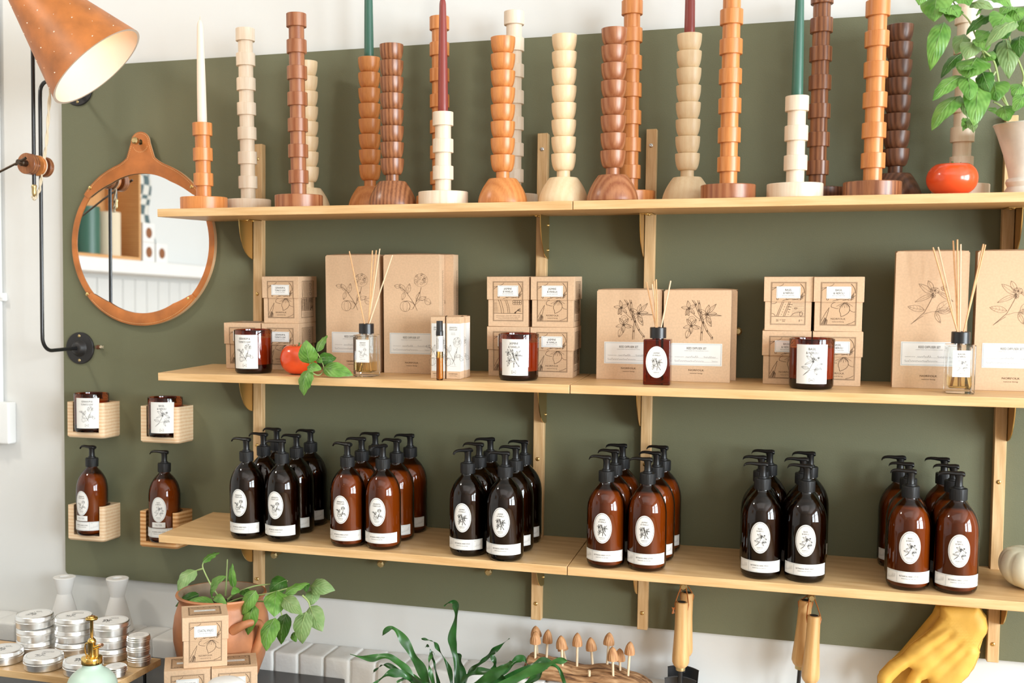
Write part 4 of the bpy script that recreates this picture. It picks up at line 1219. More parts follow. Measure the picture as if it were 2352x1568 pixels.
def candle_jar(M, scent, label):
    G = 'candles in amber glass jars'
    if scent in _cj: return dup(_cj[scent], M, label, G)
    t = thing('jar_candle', label, 'candle jar', G, M)
    R = .0462
    b = B(); b.lathe([(0, .0), (.038, 0), (.0425, .0015), (.0450, .006), (.0455, .012), (R, .103), (.0458, .1048), (.0445, .1052), (.0430, .104), (.0425, .096)], 56); b.build('glass', MT['amberj'], t)
    b = B(); b.lathe([(0, .0012), (.0380, .0013), (.0440, .0065), (.0446, .016), (.0446, .0205), (0, .022)], 40); b.build('glass_base', MT['darkbase'], t)
    b = B(); b.lathe([(0, .0225), (.0440, .0215), (.0445, .086), (.0435, .0845), (.010, .0835), (0, .0835)], 40); w = b.build('wax', MT['wax'], t)
    b = B(); b.tube([(-.008, 0, .083), (-.008, 0, .094)], .0009, 6); b.tube([(.008, 0, .083), (.0085, 0, .093)], .0009, 6); b.build('wick', MT['cord'], w)
    b = B(); k = Ink(); hw = .0325
    k.rect(-hw, .0125, hw, .0945, 0, 0, 24)
    k.text(TXT[scent][0], 0, .0828, .0052, 1, width=len(TXT[scent][0]) * .0029); k.text(TXT[scent][1], 0, .0748, .0052, 1, width=len(TXT[scent][1]) * .0029)
    k.draw(ART[scent], -.0215, .0300, .043, .00042)
    k.frame(-.005, .0170, .005, .0240, .0004, 1, 2); k.text('NNL', 0, .0192, .0024, 1, width=.0062)
    k.put(b, on_tube(.04545, .0080)); b.build('paper_label', [MT['paper'], MT['text'], MT['rule']], t)
    _cj[scent] = t
    return t


candle_jar(on_shelf(2, .2225, -.1940), 'geranium', 'amber jar candle with geranium label, before the stacked geranium boxes')
candle_jar(on_shelf(2, .8890, -.1830), 'jasmine', 'amber jar candle with jasmine label, before the jasmine boxes')
candle_jar(on_shelf(2, 1.5270, -.1870), 'basil', 'amber jar candle with basil label on the middle shelf, before the basil boxes')


# ------------------------------------------------------------------ reed diffusers
def diffuser(M, scent, w, d, glass, label, tips, amber=False):
    """tips: reed ends, relative to the bottle"""
    t = thing('reed_diffuser', label, 'reed diffuser', 'reed diffusers with rattan sticks', M)
    hb = .0985 if not amber else .0990
    b = B(); b.box((-w / 2, -d / 2, 0), (w / 2, d / 2, hb), 0, .0030, 3)
    b.lathe([(.0125, hb - .001), (.0125, hb + .006)], 24); b.build('glass', MT[glass], t)
    if not amber:
        b = B(); b.box((-w / 2 + .005, -d / 2 + .005, .010), (w / 2 - .005, d / 2 - .005, hb - .004), 0, .004, 3); b.build('inner_wall', MT['clear'], t)
    b = B(); b.box((-w / 2 + .0055, -d / 2 + .0055, .0105), (w / 2 - .0055, d / 2 - .0055, .034 if not amber else .070), 0, .003, 2); b.build('oil', MT['oil'] if not amber else MT['oil'], t)
    b = B(); b.lathe([(.0100, hb + .002), (.0178, hb + .002), (.0178, hb + .0245), (.0168, hb + .0255), (.0110, hb + .0255), (.0105, hb + .010)], 36); b.build('collar', MT['black'], t)
    for i, p in enumerate(tips):
        p = Vector(p); top = Vector((0, 0, hb + .024)); dr = p - top
        a = top + Vector((dr.x, dr.y, 0)).normalized() * .0065 if Vector((dr.x, dr.y, 0)).length > .004 else top
        dd = (a - p).normalized()
        e = a + dd * ((a.z - .013) / -dd.z) if dd.z < 0 else a
        e.x = max(-w / 2 + .009, min(w / 2 - .009, e.x)); e.y = max(-d / 2 + .009, min(d / 2 - .009, e.y))
        b = B(); b.tube([e, a, p], .0016, 8); b.build('reed', MT['reedp'] if i % 3 == 1 else MT['reed'], t)
    b = B(); k = Ink()
    if amber:
        k.ellipse(0, .050, .0230, .0345, 0, 0, 40); k.ring(0, .050, .0205, .0318, .0005, 2, 2, 40)
        k.text('JASMINE', 0, .0682, .0030, 1, width=.0135); k.text('& VANILLA', 0, .0633, .0030, 1, width=.0165); k.draw(ART[scent], -.0125, .031, .028, .00030); k.text('NORFOLK', 0, .0265, .0019, 1, width=.0125); k.text('natural living', 0, .0238, .0012, 3, width=.0115)
    else:
        hw = .0165
        k.rect(-hw, .034, hw, .0875, 0, 0); k.frame(-hw + .0016, .0356, hw - .0016, .0859, .0004, 2, 2)
        k.text(TXT[scent][0] if scent != 'geranium' else 'GERANIUM', 0, .0785, .0032, 1, width=.0145); k.text(TXT[scent][1] if scent != 'geranium' else '& TOMATO', 0, .0735, .0032, 1, width=.0150)
        k.text('REED DIFFUSER', 0, .0700, .0013, 3, width=.013); k.draw(ART[scent], -.0115, .0450, .0235, .00028, 3); k.text('NORFOLK', 0, .0405, .0019, 3, width=.0125)
    k.put(b, on_front(-d / 2)); b.build('paper_label', [MT['paper'], MT['text'], MT['rule'], MT['textl']], t, smooth=False)


def rel(M, pts):
    Mi = M.inverted(); return [Mi @ Vector(p) for p in pts]


M = on_shelf(2, .5245, -.2040)
diffuser(M, 'geranium', .0490, .050, 'clear', 'clear glass geranium reed diffuser before the tall geranium boxes', rel(M, [(.471, -.187, 1.649), (.546, -.18, 1.655), (.541, -.19, 1.651), (.535, -.20, 1.650), (.580, -.185, 1.640)]))
M = on_shelf(2, 1.2060, -.1990)
diffuser(M, 'jasmine', .0580, .046, 'amberd', 'amber glass jasmine reed diffuser before the low jasmine boxes', rel(M, [(1.177, -.19, 1.577), (1.187, -.17, 1.573), (1.195, -.20, 1.579), (1.198, -.19, 1.583), (1.230, -.195, 1.580)]), True)
M = on_shelf(2, 1.8130, -.1990)
diffuser(M, 'basil', .0530, .050, 'clear', 'clear glass basil reed diffuser before the tall basil boxes', rel(M, [(1.757, -.19, 1.649), (1.768, -.18, 1.650), (1.794, -.195, 1.662), (1.801, -.20, 1.664), (1.809, -.19, 1.655), (1.851, -.19, 1.655), (1.8555, -.185, 1.654)]))
POT=[ (0.096,-0.250,0.865,0.065,-0.290,0.824,0.035,1),(0.113,-0.250,0.885,0.142,-0.220,0.907,0.020,0),(0.148,-0.270,0.811,0.208,-0.300,0.871,0.039,0),(0.182,-0.220,0.821,0.179,-0.220,0.883,0.020,0),(0.156,-0.270,0.792,0.088,-0.290,0.792,0.032,0),(0.109,-0.260,0.809,0.050,-0.270,0.776,0.029,2),(0.198,-0.290,0.802,0.229,-0.305,0.755,0.043,0),(0.274,-0.280,0.837,0.245,-0.300,0.782,0.042,0),(0.275,-0.290,0.805,0.264,-0.310,0.737,0.041,0),(0.315,-0.200,0.847,0.278,-0.220,0.819,0.045,2),(0.324,-0.270,0.838,0.342,-0.320,0.789,0.054,0),(0.337,-0.260,0.825,0.391,-0.240,0.858,0.029,0),(0.378,-0.200,0.836,0.443,-0.200,0.833,0.040,1),(0.351,-0.290,0.828,0.414,-0.320,0.802,0.036,1),(0.400,-0.270,0.794,0.398,-0.290,0.723,0.045,1),(0.396,-0.240,0.800,0.442,-0.270,0.751,0.044,1),(0.344,-0.320,0.788,0.341,-0.360,0.721,0.046,0),(0.325,-0.220,0.770,0.320,-0.240,0.699,0.040,2),(0.343,-0.220,0.725,0.360,-0.240,0.709,0.018,0),(0.383,-0.190,0.825,0.385,-0.210,0.793,0.034,1),(0.173,-0.300,0.818,0.222,-0.330,0.814,0.021,0),(0.206,-0.240,0.827,0.207,-0.280,0.821,0.019,0),(0.203,-0.220,0.815,0.252,-0.260,0.806,0.024,2),(0.370,-0.200,0.845,0.377,-0.220,0.827,0.018,2) ]
POTS=[ ((0.162,-0.235,0.789),(0.150,-0.240,0.804),(0.135,-0.250,0.833),(0.114,-0.250,0.871),(0.114,-0.250,0.885)),((0.114,-0.250,0.871),(0.096,-0.250,0.865)),((0.170,-0.235,0.785),(0.201,-0.240,0.799),(0.226,-0.240,0.807),(0.290,-0.240,0.822),(0.330,-0.220,0.833),(0.373,-0.200,0.836)),((0.164,-0.220,0.786),(0.190,-0.220,0.809),(0.231,-0.210,0.827),(0.269,-0.200,0.833),(0.318,-0.200,0.845)),((0.148,-0.200,0.794),(0.151,-0.200,0.846),(0.153,-0.200,0.886)),((0.170,-0.235,0.785),(0.275,-0.260,0.806),(0.329,-0.280,0.806),(0.347,-0.290,0.786)),((0.381,-0.250,0.827),(0.396,-0.250,0.814),(0.401,-0.250,0.800)),((0.168,-0.240,0.786),(0.157,-0.280,0.812)),((0.170,-0.230,0.793),(0.185,-0.220,0.811),(0.182,-0.220,0.823)) ]
URN=[ (1.763,-0.200,2.099,1.738,-0.220,2.004,0.039,0),(1.751,-0.200,2.159,1.741,-0.230,2.096,0.059,0),(1.784,-0.210,2.119,1.769,-0.230,2.091,0.035,0),(1.799,-0.220,1.987,1.741,-0.250,1.932,0.033,0),(1.795,-0.220,1.947,1.740,-0.260,1.874,0.043,0),(1.804,-0.230,1.983,1.806,-0.260,1.929,0.036,0),(1.825,-0.220,1.970,1.817,-0.260,1.882,0.048,0),(1.800,-0.180,2.039,1.760,-0.200,1.991,0.025,2),(1.823,-0.220,2.021,1.802,-0.250,1.979,0.062,0),(1.819,-0.210,2.054,1.800,-0.240,2.016,0.042,1),(1.803,-0.190,2.075,1.785,-0.210,2.031,0.032,1),(1.851,-0.200,2.108,1.801,-0.220,2.072,0.026,2),(1.892,-0.220,2.086,1.831,-0.260,2.031,0.032,1),(1.873,-0.220,2.103,1.849,-0.250,2.064,0.051,0),(1.883,-0.170,2.064,1.887,-0.190,1.984,0.040,1),(1.880,-0.160,2.067,1.868,-0.170,2.010,0.025,2),(1.860,-0.190,1.978,1.863,-0.220,1.934,0.052,0),(1.848,-0.200,1.921,1.882,-0.170,1.906,0.021,0),(1.878,-0.200,1.927,1.881,-0.230,1.892,0.033,0),(1.911,-0.190,1.970,1.890,-0.220,1.940,0.031,0),(1.912,-0.210,1.946,1.890,-0.240,1.910,0.029,0),(1.809,-0.200,2.132,1.850,-0.220,2.113,0.028,1),(1.845,-0.190,2.145,1.884,-0.210,2.117,0.038,0),(1.890,-0.200,2.119,1.860,-0.230,2.101,0.028,0),(1.798,-0.200,1.949,1.811,-0.220,1.904,0.021,1),(1.813,-0.200,1.907,1.802,-0.220,1.879,0.019,0),(1.819,-0.210,1.903,1.820,-0.230,1.873,0.021,1),(1.789,-0.200,2.151,1.806,-0.220,2.125,0.042,0),(1.718,-0.220,2.158,1.712,-0.230,2.128,0.031,0),(1.903,-0.200,2.063,1.899,-0.220,2.019,0.031,2),(1.843,-0.190,1.996,1.849,-0.200,1.976,0.031,2),(1.834,-0.200,2.073,1.841,-0.220,2.053,0.028,0),(1.822,-0.220,2.059,1.837,-0.250,2.026,0.032,0),(1.846,-0.210,2.072,1.819,-0.240,2.047,0.035,0),(1.861,-0.200,2.086,1.877,-0.220,2.055,0.038,2),(1.883,-0.200,2.120,1.899,-0.220,2.086,0.035,0),(1.837,-0.190,2.035,1.857,-0.210,2.016,0.032,0),(1.773,-0.210,2.109,1.748,-0.240,2.111,0.032,0),(1.813,-0.230,2.002,1.790,-0.250,1.989,0.035,0),(1.833,-0.220,1.993,1.845,-0.240,1.949,0.032,2),(1.825,-0.190,2.111,1.840,-0.210,2.125,0.030,0),(1.904,-0.190,2.101,1.913,-0.220,2.065,0.032,0),(1.766,-0.220,2.127,1.785,-0.240,2.101,0.035,0) ]
URNS=[ ((1.896,-0.150,1.928),(1.873,-0.180,1.969),(1.857,-0.200,2.016),(1.831,-0.210,2.043),(1.810,-0.200,2.097),(1.790,-0.200,2.121),(1.766,-0.200,2.158)),((1.908,-0.150,1.927),(1.912,-0.170,1.964),(1.915,-0.180,1.990),(1.895,-0.190,2.036),(1.883,-0.200,2.065),(1.889,-0.210,2.089)),((1.894,-0.150,1.925),(1.872,-0.180,1.934),(1.859,-0.200,1.936)),((1.860,-0.200,1.996),(1.851,-0.200,1.976)),((1.901,-0.150,1.925),(1.875,-0.170,1.956),(1.845,-0.200,2.012),(1.832,-0.200,2.045)),((1.914,-0.200,1.958),(1.909,-0.200,1.973)) ]
SPR=[ (0.408,-0.270,1.383,0.404,-0.285,1.437,0.044,0),(0.408,-0.275,1.370,0.400,-0.290,1.310,0.042,0),(0.437,-0.260,1.372,0.511,-0.255,1.357,0.037,0),(0.414,-0.240,1.410,0.431,-0.220,1.448,0.025,0),(0.429,-0.250,1.389,0.455,-0.245,1.389,0.019,2),(0.413,-0.230,1.394,0.444,-0.200,1.394,0.030,2),(0.406,-0.280,1.375,0.444,-0.285,1.372,0.025,0),(0.422,-0.260,1.395,0.438,-0.270,1.386,0.014,0) ]
SPRS=[ ((0.408,-0.272,1.376),(0.413,-0.268,1.362),(0.426,-0.264,1.356),(0.435,-0.260,1.362),(0.438,-0.258,1.372),(0.429,-0.250,1.387),(0.414,-0.240,1.406)),((0.408,-0.272,1.376),(0.409,-0.272,1.384)) ]
GLF=[ (1.8094,0.8835),(1.8826,0.8892),(1.8987,0.8646),(1.9032,0.8424),(1.9011,0.8309),(1.8914,0.8129),(1.8855,0.7996),(1.8897,0.7887),(1.8804,0.7593),(1.8683,0.7338),(1.8547,0.7180),(1.8310,0.6868),(1.8122,0.6630),(1.7991,0.6630),(1.7998,0.6832),(1.7939,0.7042),(1.7869,0.7193),(1.7765,0.7153),(1.7657,0.6794),(1.7532,0.6548),(1.7373,0.6544),(1.7314,0.6755),(1.7461,0.7163),(1.7561,0.7376),(1.7494,0.7412),(1.7351,0.7296),(1.7184,0.7089),(1.7057,0.6872),(1.6950,0.6860),(1.6866,0.6967),(1.6861,0.7142),(1.6912,0.7264),(1.7105,0.7517),(1.7340,0.7686),(1.7518,0.7935),(1.7775,0.8161),(1.7939,0.8349),(1.8075,0.8590) ]
GLB=[ (1.8047,0.8740),(1.8947,0.8791),(1.9003,0.8667),(1.9070,0.8588),(1.9078,0.8331),(1.8965,0.7831),(1.8957,0.7672),(1.8862,0.7389),(1.8612,0.7044),(1.8100,0.6579),(1.7299,0.6487),(1.6960,0.6966),(1.6915,0.7123),(1.7373,0.7671),(1.7720,0.8173),(1.7974,0.8546) ]
# ------------------------------------------------------------------ candlesticks
def ring_profile(n, rr=.0239, rn=.0184, first=.0275, rh=.0312, sp=.0612):
    p = [(.0001, 0.0), (rn, 0.0)]
    z = first
    for i in range(n):
        p += [(rn, z), (rr - .0008, z), (rr, z + .0009), (rr, z + rh - .0009), (rr - .0008, z + rh)]
        if i < n - 1: p += [(rn, z + rh)]
        z += sp
    top = z - sp + rh
    p += [(.0118, top), (.0112, top - .006), (.0105, top - .022), (0.0001, top - .022)]
    return p, top


def ring_stick(x, y, n, stem, base, label, rz=0.0):
    t = thing('candlestick', label, 'candlestick', 'turned wooden candlesticks on the top shelf', on_shelf(1, x, y, rz))
    b = B(); b.lathe([(0, 0), (.0562, 0), (.0575, .0013), (.0575, .0290), (.0562, .0305), (.0001, .0305)], 64); b.build('base', MT[base], t)
    p, top = ring_profile(n)
    b = B(); b.lathe(p, 48); s = b.build('stem', MT[stem], t); s.location = (0, 0, .0306)
    return .0306 + top


def bead_stick(x, y, wd, label, rz=0.0, k=1.0):
    t = thing('candlestick', label, 'candlestick', 'turned wooden candlesticks on the top shelf', on_shelf(1, x, y, rz))
    b = B(); pr = [(.0001, 0), (.0548 * k, 0), (.0562 * k, .002)]
    for i in range(1, 13):
        u = i / 12; pr.append(((.0562 - .0236 * u ** 1.75) * k, (.002 + .0535 * u)))
    pr += [(.0310 * k, .0570), (.0001, .0572)]
    b.lathe(pr, 56); b.build('base', MT[wd], t)
    p = [(.0001, 0), (.0150 * k, 0), (.0150 * k, .0150)]
    z = .0150; r = .0277 * k; h = .0373
    for i in range(8):
        for a in range(0, 9):
            u = a / 8 * pi / 2
            p.append((.0172 * k + (r - .0172 * k) * sin(u), z + h * .93 * (1 - cos(u))))
        p += [(r, z + h * .985), (r - .0009, z + h)]
        if i < 7: p.append((.0172 * k, z + h))
        z += h
    p += [(.0118, z), (.0110, z - .008), (.0105, z - .022), (.0001, z - .022)]
    b = B(); b.lathe(p, 48); s = b.build('stem', MT[wd], t, angle=50); s.location = (0, 0, .0573)
    return .0573 + z


def taper(x, y, h, m, L, label, r0=.0117, wick=True):
    t = thing('taper_candle', label, 'candle', 'tall taper candles', on_shelf(1, x, y) @ Matrix.Translation((0, 0, h - .0205)))
    pr = [(0, 0), (.0098, 0), (.0100, .018), (r0, .022)]
    for i in range(1, 15):
        u = i / 14; pr.append((r0 - .0016 * u - .0024 * u * u, .022 + (L - .042) * u))
    r = pr[-1][0]; z = pr[-1][1]
    for i in range(1, 8):
        a = i / 7 * pi / 2; pr.append((r * cos(a) if i < 7 else .0009, z + .0200 * sin(a)))
    b = B(); b.lathe(pr, 28); b.build('wax', MT[m], t)
    b = B(); b.tube([(0, 0, L), (0, 0, L + .004), (.0006, 0, L + .0085)], [.0009, .0008, .0005], 6); b.build('wick', MT['cord'], t)


FY, BY = -.190, -.060
h = ring_stick(.0840, FY, 3, 'cherry', 'cherry', 'short cherry candlestick with three rings at the shelf end, holding the cream taper', .3)
taper(.0840, FY, h, 'ccream', .268, 'cream taper candle in the short cherry candlestick')
ring_stick(.1490, -.082, 7, 'maple', 'maple', 'tall pale maple ring candlestick behind the short cherry one', 1.2)
ring_stick(.3410, FY, 7, 'redwood', 'redwood', 'tall reddish walnut ring candlestick before a cream bead candlestick', .6)
bead_stick(.3060, BY, 'beech', 'cream bead candlestick half hidden behind the tall walnut ring candlestick', 2.0)
h = bead_stick(.4740, BY, 'cherry', 'orange cherry bead candlestick holding the tall green taper, behind a walnut one', .2, .98)
taper(.4740, BY, h, 'cgreen', .30, 'green taper candle in the orange bead candlestick')
bead_stick(.5810, FY, 'walnut', 'streaky walnut bead candlestick before the orange bead candlestick with green taper', 1.7)
ring_stick(.6560, BY, 7, 'cherry', 'cherry', 'tall cherry ring candlestick directly behind the first red taper', 1.0)
h = ring_stick(.7060, FY, 3, 'maple', 'maple', 'short maple candlestick with three rings holding the red taper', 2.2)
taper(.7060, FY, h, 'cred', .278, 'whole red taper candle in the short maple candlestick')
bead_stick(.8480, FY, 'cherry', 'cherry bead candlestick with dark cracks, before a tall maple ring candlestick', 2.8)
ring_stick(.8410, BY, 7, 'maple', 'maple', 'tall maple ring candlestick behind the cherry bead candlestick', .4)
bead_stick(.9850, -.174, 'beech', 'cream bead candlestick without candle, standing before the upright by the shelf joint', 1.1)
bead_stick(1.1010, -.206, 'redwood', 'brown walnut bead candlestick before a tall orange ring candlestick', .5)
ring_stick(1.1215, -.081, 7, 'cherry', 'cherry', 'tall orange ring candlestick behind the brown bead candlestick', 2.5)
h = bead_stick(1.2520, -.100, 'beech', 'cream bead candlestick holding the red taper that leaves the frame', 1.4, .985)
taper(1.2520, -.100, h, 'cred', .27, 'red taper candle in the cream bead candlestick, top outside the frame')
ring_stick(1.3475, -.198, 7, 'cherry', 'redwood', 'tall cherry ring candlestick on a reddish disc, beside the cream one with red taper', .9)
h = ring_stick(1.4840, FY, 3, 'maple', 'maple', 'short maple candlestick with three rings holding a green taper', .1)
taper(1.4840, FY, h, 'cgreen', .28, 'green taper candle in the short maple candlestick')
ring_stick(1.5310, BY, 7, 'walnut', 'dwalnut', 'tall dark walnut ring candlestick behind the short maple one with green taper', 1.9)
ring_stick(1.6370, FY, 7, 'cherry', 'walnut', 'tall cherry ring candlestick on a walnut disc, before the darkest bead candlestick', 2.9)
bead_stick(1.6910, BY, 'dwalnut', 'very dark walnut bead candlestick behind the tall cherry ring candlestick', .8)
ring_stick(1.8220, BY, 7, 'maple', 'maple', 'tall pale maple ring candlestick behind the basil leaves and the tomato', 1.6)


# ------------------------------------------------------------------ pump bottles
def band_ink(k, product, full=True):
    R = .043; a = 1.22
    x0, x1 = -R * a, R * a
    k.rect(x0, .0165, x1, .0408, 0, 0, 24); k.rect(x0 + .0014, .0180, x1 - .0014, .01845, 2, 2, 24); k.rect(x0 + .0014, .0389, x1 - .0014, .03935, 2, 2, 24)
    for x in (x0 + .0014, x0 + .0285, x1 - .0288, x1 - .0018): k.rect(x, .0182, x + .00045, .0392, 2, 2)
    k.text('BOTANICAL ' + product, 0, .0298, .0033, 1, width=.0375); k.text('ESSENTIAL OIL INFUSED', 0, .0252, .0017, 1, width=.0290)
    for s, xa in ((2, x0 + .004), (4, x1 - .0255)):
        r = random.Random(s); pts = []
        for i in range(7):
            xx = xa + i * .0031; pts += [(xx, .0225 + i * .0007), (xx + .0011, .0255 + i * .0008 + r.uniform(0, .006)), (xx + .0013, .0226 + i * .0008)]
        k.line(pts, .00034, 3); k.text('FRESH', xa + .003, .0362, .0012, 3, width=.005)


def make_bottle(scent, product, label, M, group, lotion, tester=False):
    S9 = Matrix.Diagonal((.982, .982, 1.0, 1.0))
    t = thing('pump_bottle', label, 'pump bottle', group, M)
    b = B(); b.lathe([(0, .003), (.030, .002), (.034, 0), (.0395, .0025), (.0422, .0085), (.0430, .0155), (.0430, .118), (.0427, .128), (.0412, .139), (.0385, .149), (.0345, .1585), (.0290, .1675), (.0225, .1755), (.0170, .1810), (.0146, .1840), (.0140, .1880), (.0140, .191)], 48); b.build('glass', MT['amber'], t, angle=60)
    lv = .158 if lotion else .163
    pr = [(0, .0062), (.0345, .0062), (.0395, .0105), (.0405, .0170), (.0405, .117), (.0402, .127), (.0388, .1375), (.0362, .147), (.0325, .156), (.0270, .1645)]
    pr += [(0, .1645)]
    b = B(); b.lathe(pr, 32); b.build('lotion' if lotion else 'hand_wash', MT['lotion' if lotion else 'wash'], t, angle=60)
    b = B()
    nrib = 40
    b.lathe([(.0140, .1868), (.0172, .1870), (.0174, .1885), (.0174, .2085), (.0168, .2100), (.0105, .2108), (.0100, .2140), (.0072, .2150)], 80, squash=lambda a, z: 1 + (.010 * (1 if int(a / (2 * pi) * 80) % 2 else -1) if .1885 <= z <= .2086 else 0))
    b.build('collar', MT['collar'], t, angle=20)
    b = B(); b.lathe([(.0086, .2125), (.0078, .2150), (.0074, .2300), (.0084, .2345), (.0086, .2375), (0, .2400)], 24)
    # spout: runs to -x, drooping at its tip
    ctr = [(.0105, .2385, .0070), (.0095, .2388, .0082), (.004, .2398, .0084), (-.004, .2396, .0080), (-.012, .2400, .0066), (-.020, .2408, .0058), (-.028, .2410, .0052), (-.0345, .2400, .0047), (-.0385, .2378, .0042), (-.0405, .2345, .0038)]
    nn = 12; vs = []; fs = []
    for (x, z, r) in ctr:
        for q in range(nn):
            a = 2 * pi * q / nn; vs.append((x, r * cos(a), z + r * .62 * sin(a)))
    for i in range(len(ctr) - 1):
        for q in range(nn): fs.append((i * nn + q, i * nn + (q + 1) % nn, (i + 1) * nn + (q + 1) % nn, (i + 1) * nn + q))
    fs.append(tuple(range(nn))); fs.append(tuple(reversed(range((len(ctr) - 1) * nn, len(ctr) * nn))))
    b.add(vs, fs, 0); b.build('pump', MT['plastic'], t, fix=True, angle=45)
    mats = [MT['paper'], MT['text'], MT['rule'], MT['textl']]
    b = B(); k = Ink(); cz = .0910
    k.ellipse(0, cz, .0212, .0335, 0, 0, 40, 6); k.ring(0, cz, .0192, .0310, .0006, 1 if not tester else 2, 2, 44)
    k.text(TXT[scent][0], 0, cz + .0172, .0034, 1, width=len(TXT[scent][0]) * .00185); k.text(TXT[scent][1], 0, cz + .0122, .0034, 1, width=len(TXT[scent][1]) * .00185)
    k.draw(ART[scent], -.0122, cz - .0180, .0265, .00048 if not tester else .00028)
    k.text('NORFOLK', 0, cz - .0222, .0020, 1, width=.0130); k.text('natural living', 0, cz - .0250, .0012, 1, width=.0110)
    k.put(b, on_tube(.0430)); b.build('oval_label', mats, t)
    b = B(); k = Ink(); band_ink(k, product); k.put(b, on_tube(.0430)); b.build('band_label', mats, t)
    if tester:
        b = B(); k = Ink(); k.rect(-.0185, .0430, .0185, .0570, 0, 8, 14); k.text('TESTER', 0, .0478, .0048, 3, width=.020, lvl=10); k.put(b, on_tube(.0430)); b.build('tester_sticker', mats, t)
    for ch in t.children: ch.data.transform(S9)
    return t


SCN = {'geranium': 'geranium', 'jasmine': 'jasmine', 'basil': 'basil'}
BLK = [('geranium', False, [(.2180, .2210, .2150), (.3130, .3115, .3105)]), ('geranium', True, [(.4840, .4860, .4885), (.5735, .5770, .5815)]), ('jasmine', False, [(.7820, .7850, .7890), (.8755, .8790, .8790)]),
       ('jasmine', True, [(1.1030, 1.1080, 1.1130), (1.1930, 1.2020, 1.2080)]), ('basil', False, [(1.4340, 1.4290, 1.4450), (1.5235, 1.5170, 1.5330)]), ('basil', True, [(1.7260, 1.7300, 1.7210), (1.8160, 1.8170, 1.8100)])]
PUMP = {(2, 1, 0): 1.15, (3, 0, 0): .95, (3, 0, 2): .45, (1, 1, 0): .45, (1, 0, 2): -.1, (1, 0, 0): .0}
ORD = {0: 'front', 1: 'middle-row', 2: 'back-row'}
for gi, (scent, lotion, colsx) in enumerate(BLK, 1):
    proto = None
    prod = 'HAND LOTION' if lotion else 'HAND WASH'
    G = '%s %s pump bottles' % (scent, 'hand lotion' if lotion else 'hand wash')
    for ci, xs in enumerate(colsx):
        for ri, x in enumerate(xs):
            y = (-.2150, -.1298, -.0446)[ri]
            if gi == 3 and ci == 1: y = (-.2345, -.1493, -.0648)[ri]
            if gi == 4: y = (-.2250, -.1395, -.0538)[ri]
            col = 'near the mirror side' if ci == 0 else 'on the pumpkin side'
            lab = '%s %s %s bottle in the column %s' % (ORD[ri], scent, 'hand lotion' if lotion else 'hand wash', col)
            if lotion: lab = 'amber ' + lab
            else: lab = 'near-black ' + lab
            rz = (((gi * 7 + ci * 3 + ri * 5) % 7) - 3) * .012
            M = on_shelf(3, x, y, rz)
            if proto is None: proto = t = make_bottle(scent, prod, lab, M, G, lotion)
            else: t = dup(proto, M, lab)
            pz = PUMP.get((gi, ci, ri), (((gi * 5 + ci * 11 + ri * 7) % 9) - 4) * .045)
            for ch in t.children:
                if ch.name.startswith('pump'): ch.rotation_euler = (0, 0, pz)

# ------------------------------------------------------------------ pine holders on the panel with testers
def holder(x, z, m, label, hole=.0482):
    """block with a round well, open to the front through a narrower slot"""
    t = thing('wall_holder', label, 'wall holder', 'pine blocks fixed to the panel', at(x, -.0002, z))
    W, D, H, FL = .113, .076, .097, .0155
    cx, cy = .0035, -.0530
    R = hole; sw = .0385
    out = [(-W / 2, 0), (-W / 2, -D)]
    ay = -sqrt(R * R - sw * sw) + cy
    if ay < -D: ay = -D
    a0 = math.atan2(-D - cy, -sqrt(max(1e-9, R * R - (D + cy) ** 2))); xl = cx - sqrt(max(1e-9, R * R - (-D - cy) ** 2)); xr = 2 * cx - xl
    xl = max(xl, -W / 2 + .012); xr = min(xr, W / 2 - .014)
    pts = []
    aL = math.atan2(-D - cy, xl - cx); aR = math.atan2(-D - cy, xr - cx)
    aL2 = aL + 2 * pi if aL < 0 else aL
    n = 40
    for k in range(n + 1):
        a = aL2 - (aL2 - aR - 2 * pi * 0) * k / n if aR > 0 else aL2 - (aL2 - aR) * k / n
        pts.append((cx + R * cos(a), min(cy + R * sin(a), -.004)))
    rc = .012
    corner = [(W / 2 - rc + rc * sin(i * pi / 12), -D + rc - rc * cos(i * pi / 12)) for i in range(7)]
    top = out + [(xl, -D)] + pts[1:-1] + [(xr, -D)] + corner + [(W / 2, 0)]
    b = B(); b.prism(top, lambda a, c, q: (a, c, q), FL, H)
    fl = [(-W / 2, 0), (-W / 2, -D)] + corner + [(W / 2, 0)]
    for q0, q1, s in ((0.0, .004, .006), (.004, FL, 0)):
        pass
    n2 = len(fl)
    vs = [(a * (1 - .06), c * (1 - .05) if c < -.001 else 0, 0.0) for a, c in fl] + [(a, c, .0045) for a, c in fl] + [(a, c, FL) for a, c in fl]
    fs = [tuple(reversed(range(n2))), tuple(range(2 * n2, 3 * n2))]
    for L in range(2):
        for k in range(n2): fs.append((L * n2 + k, L * n2 + (k + 1) % n2, (L + 1) * n2 + (k + 1) % n2, (L + 1) * n2 + k))
    b.add(vs, fs, 0)
    b.build('block', m, t, fix=True, angle=35)
    return Vector((x + cx, cy, z + FL + .0004))


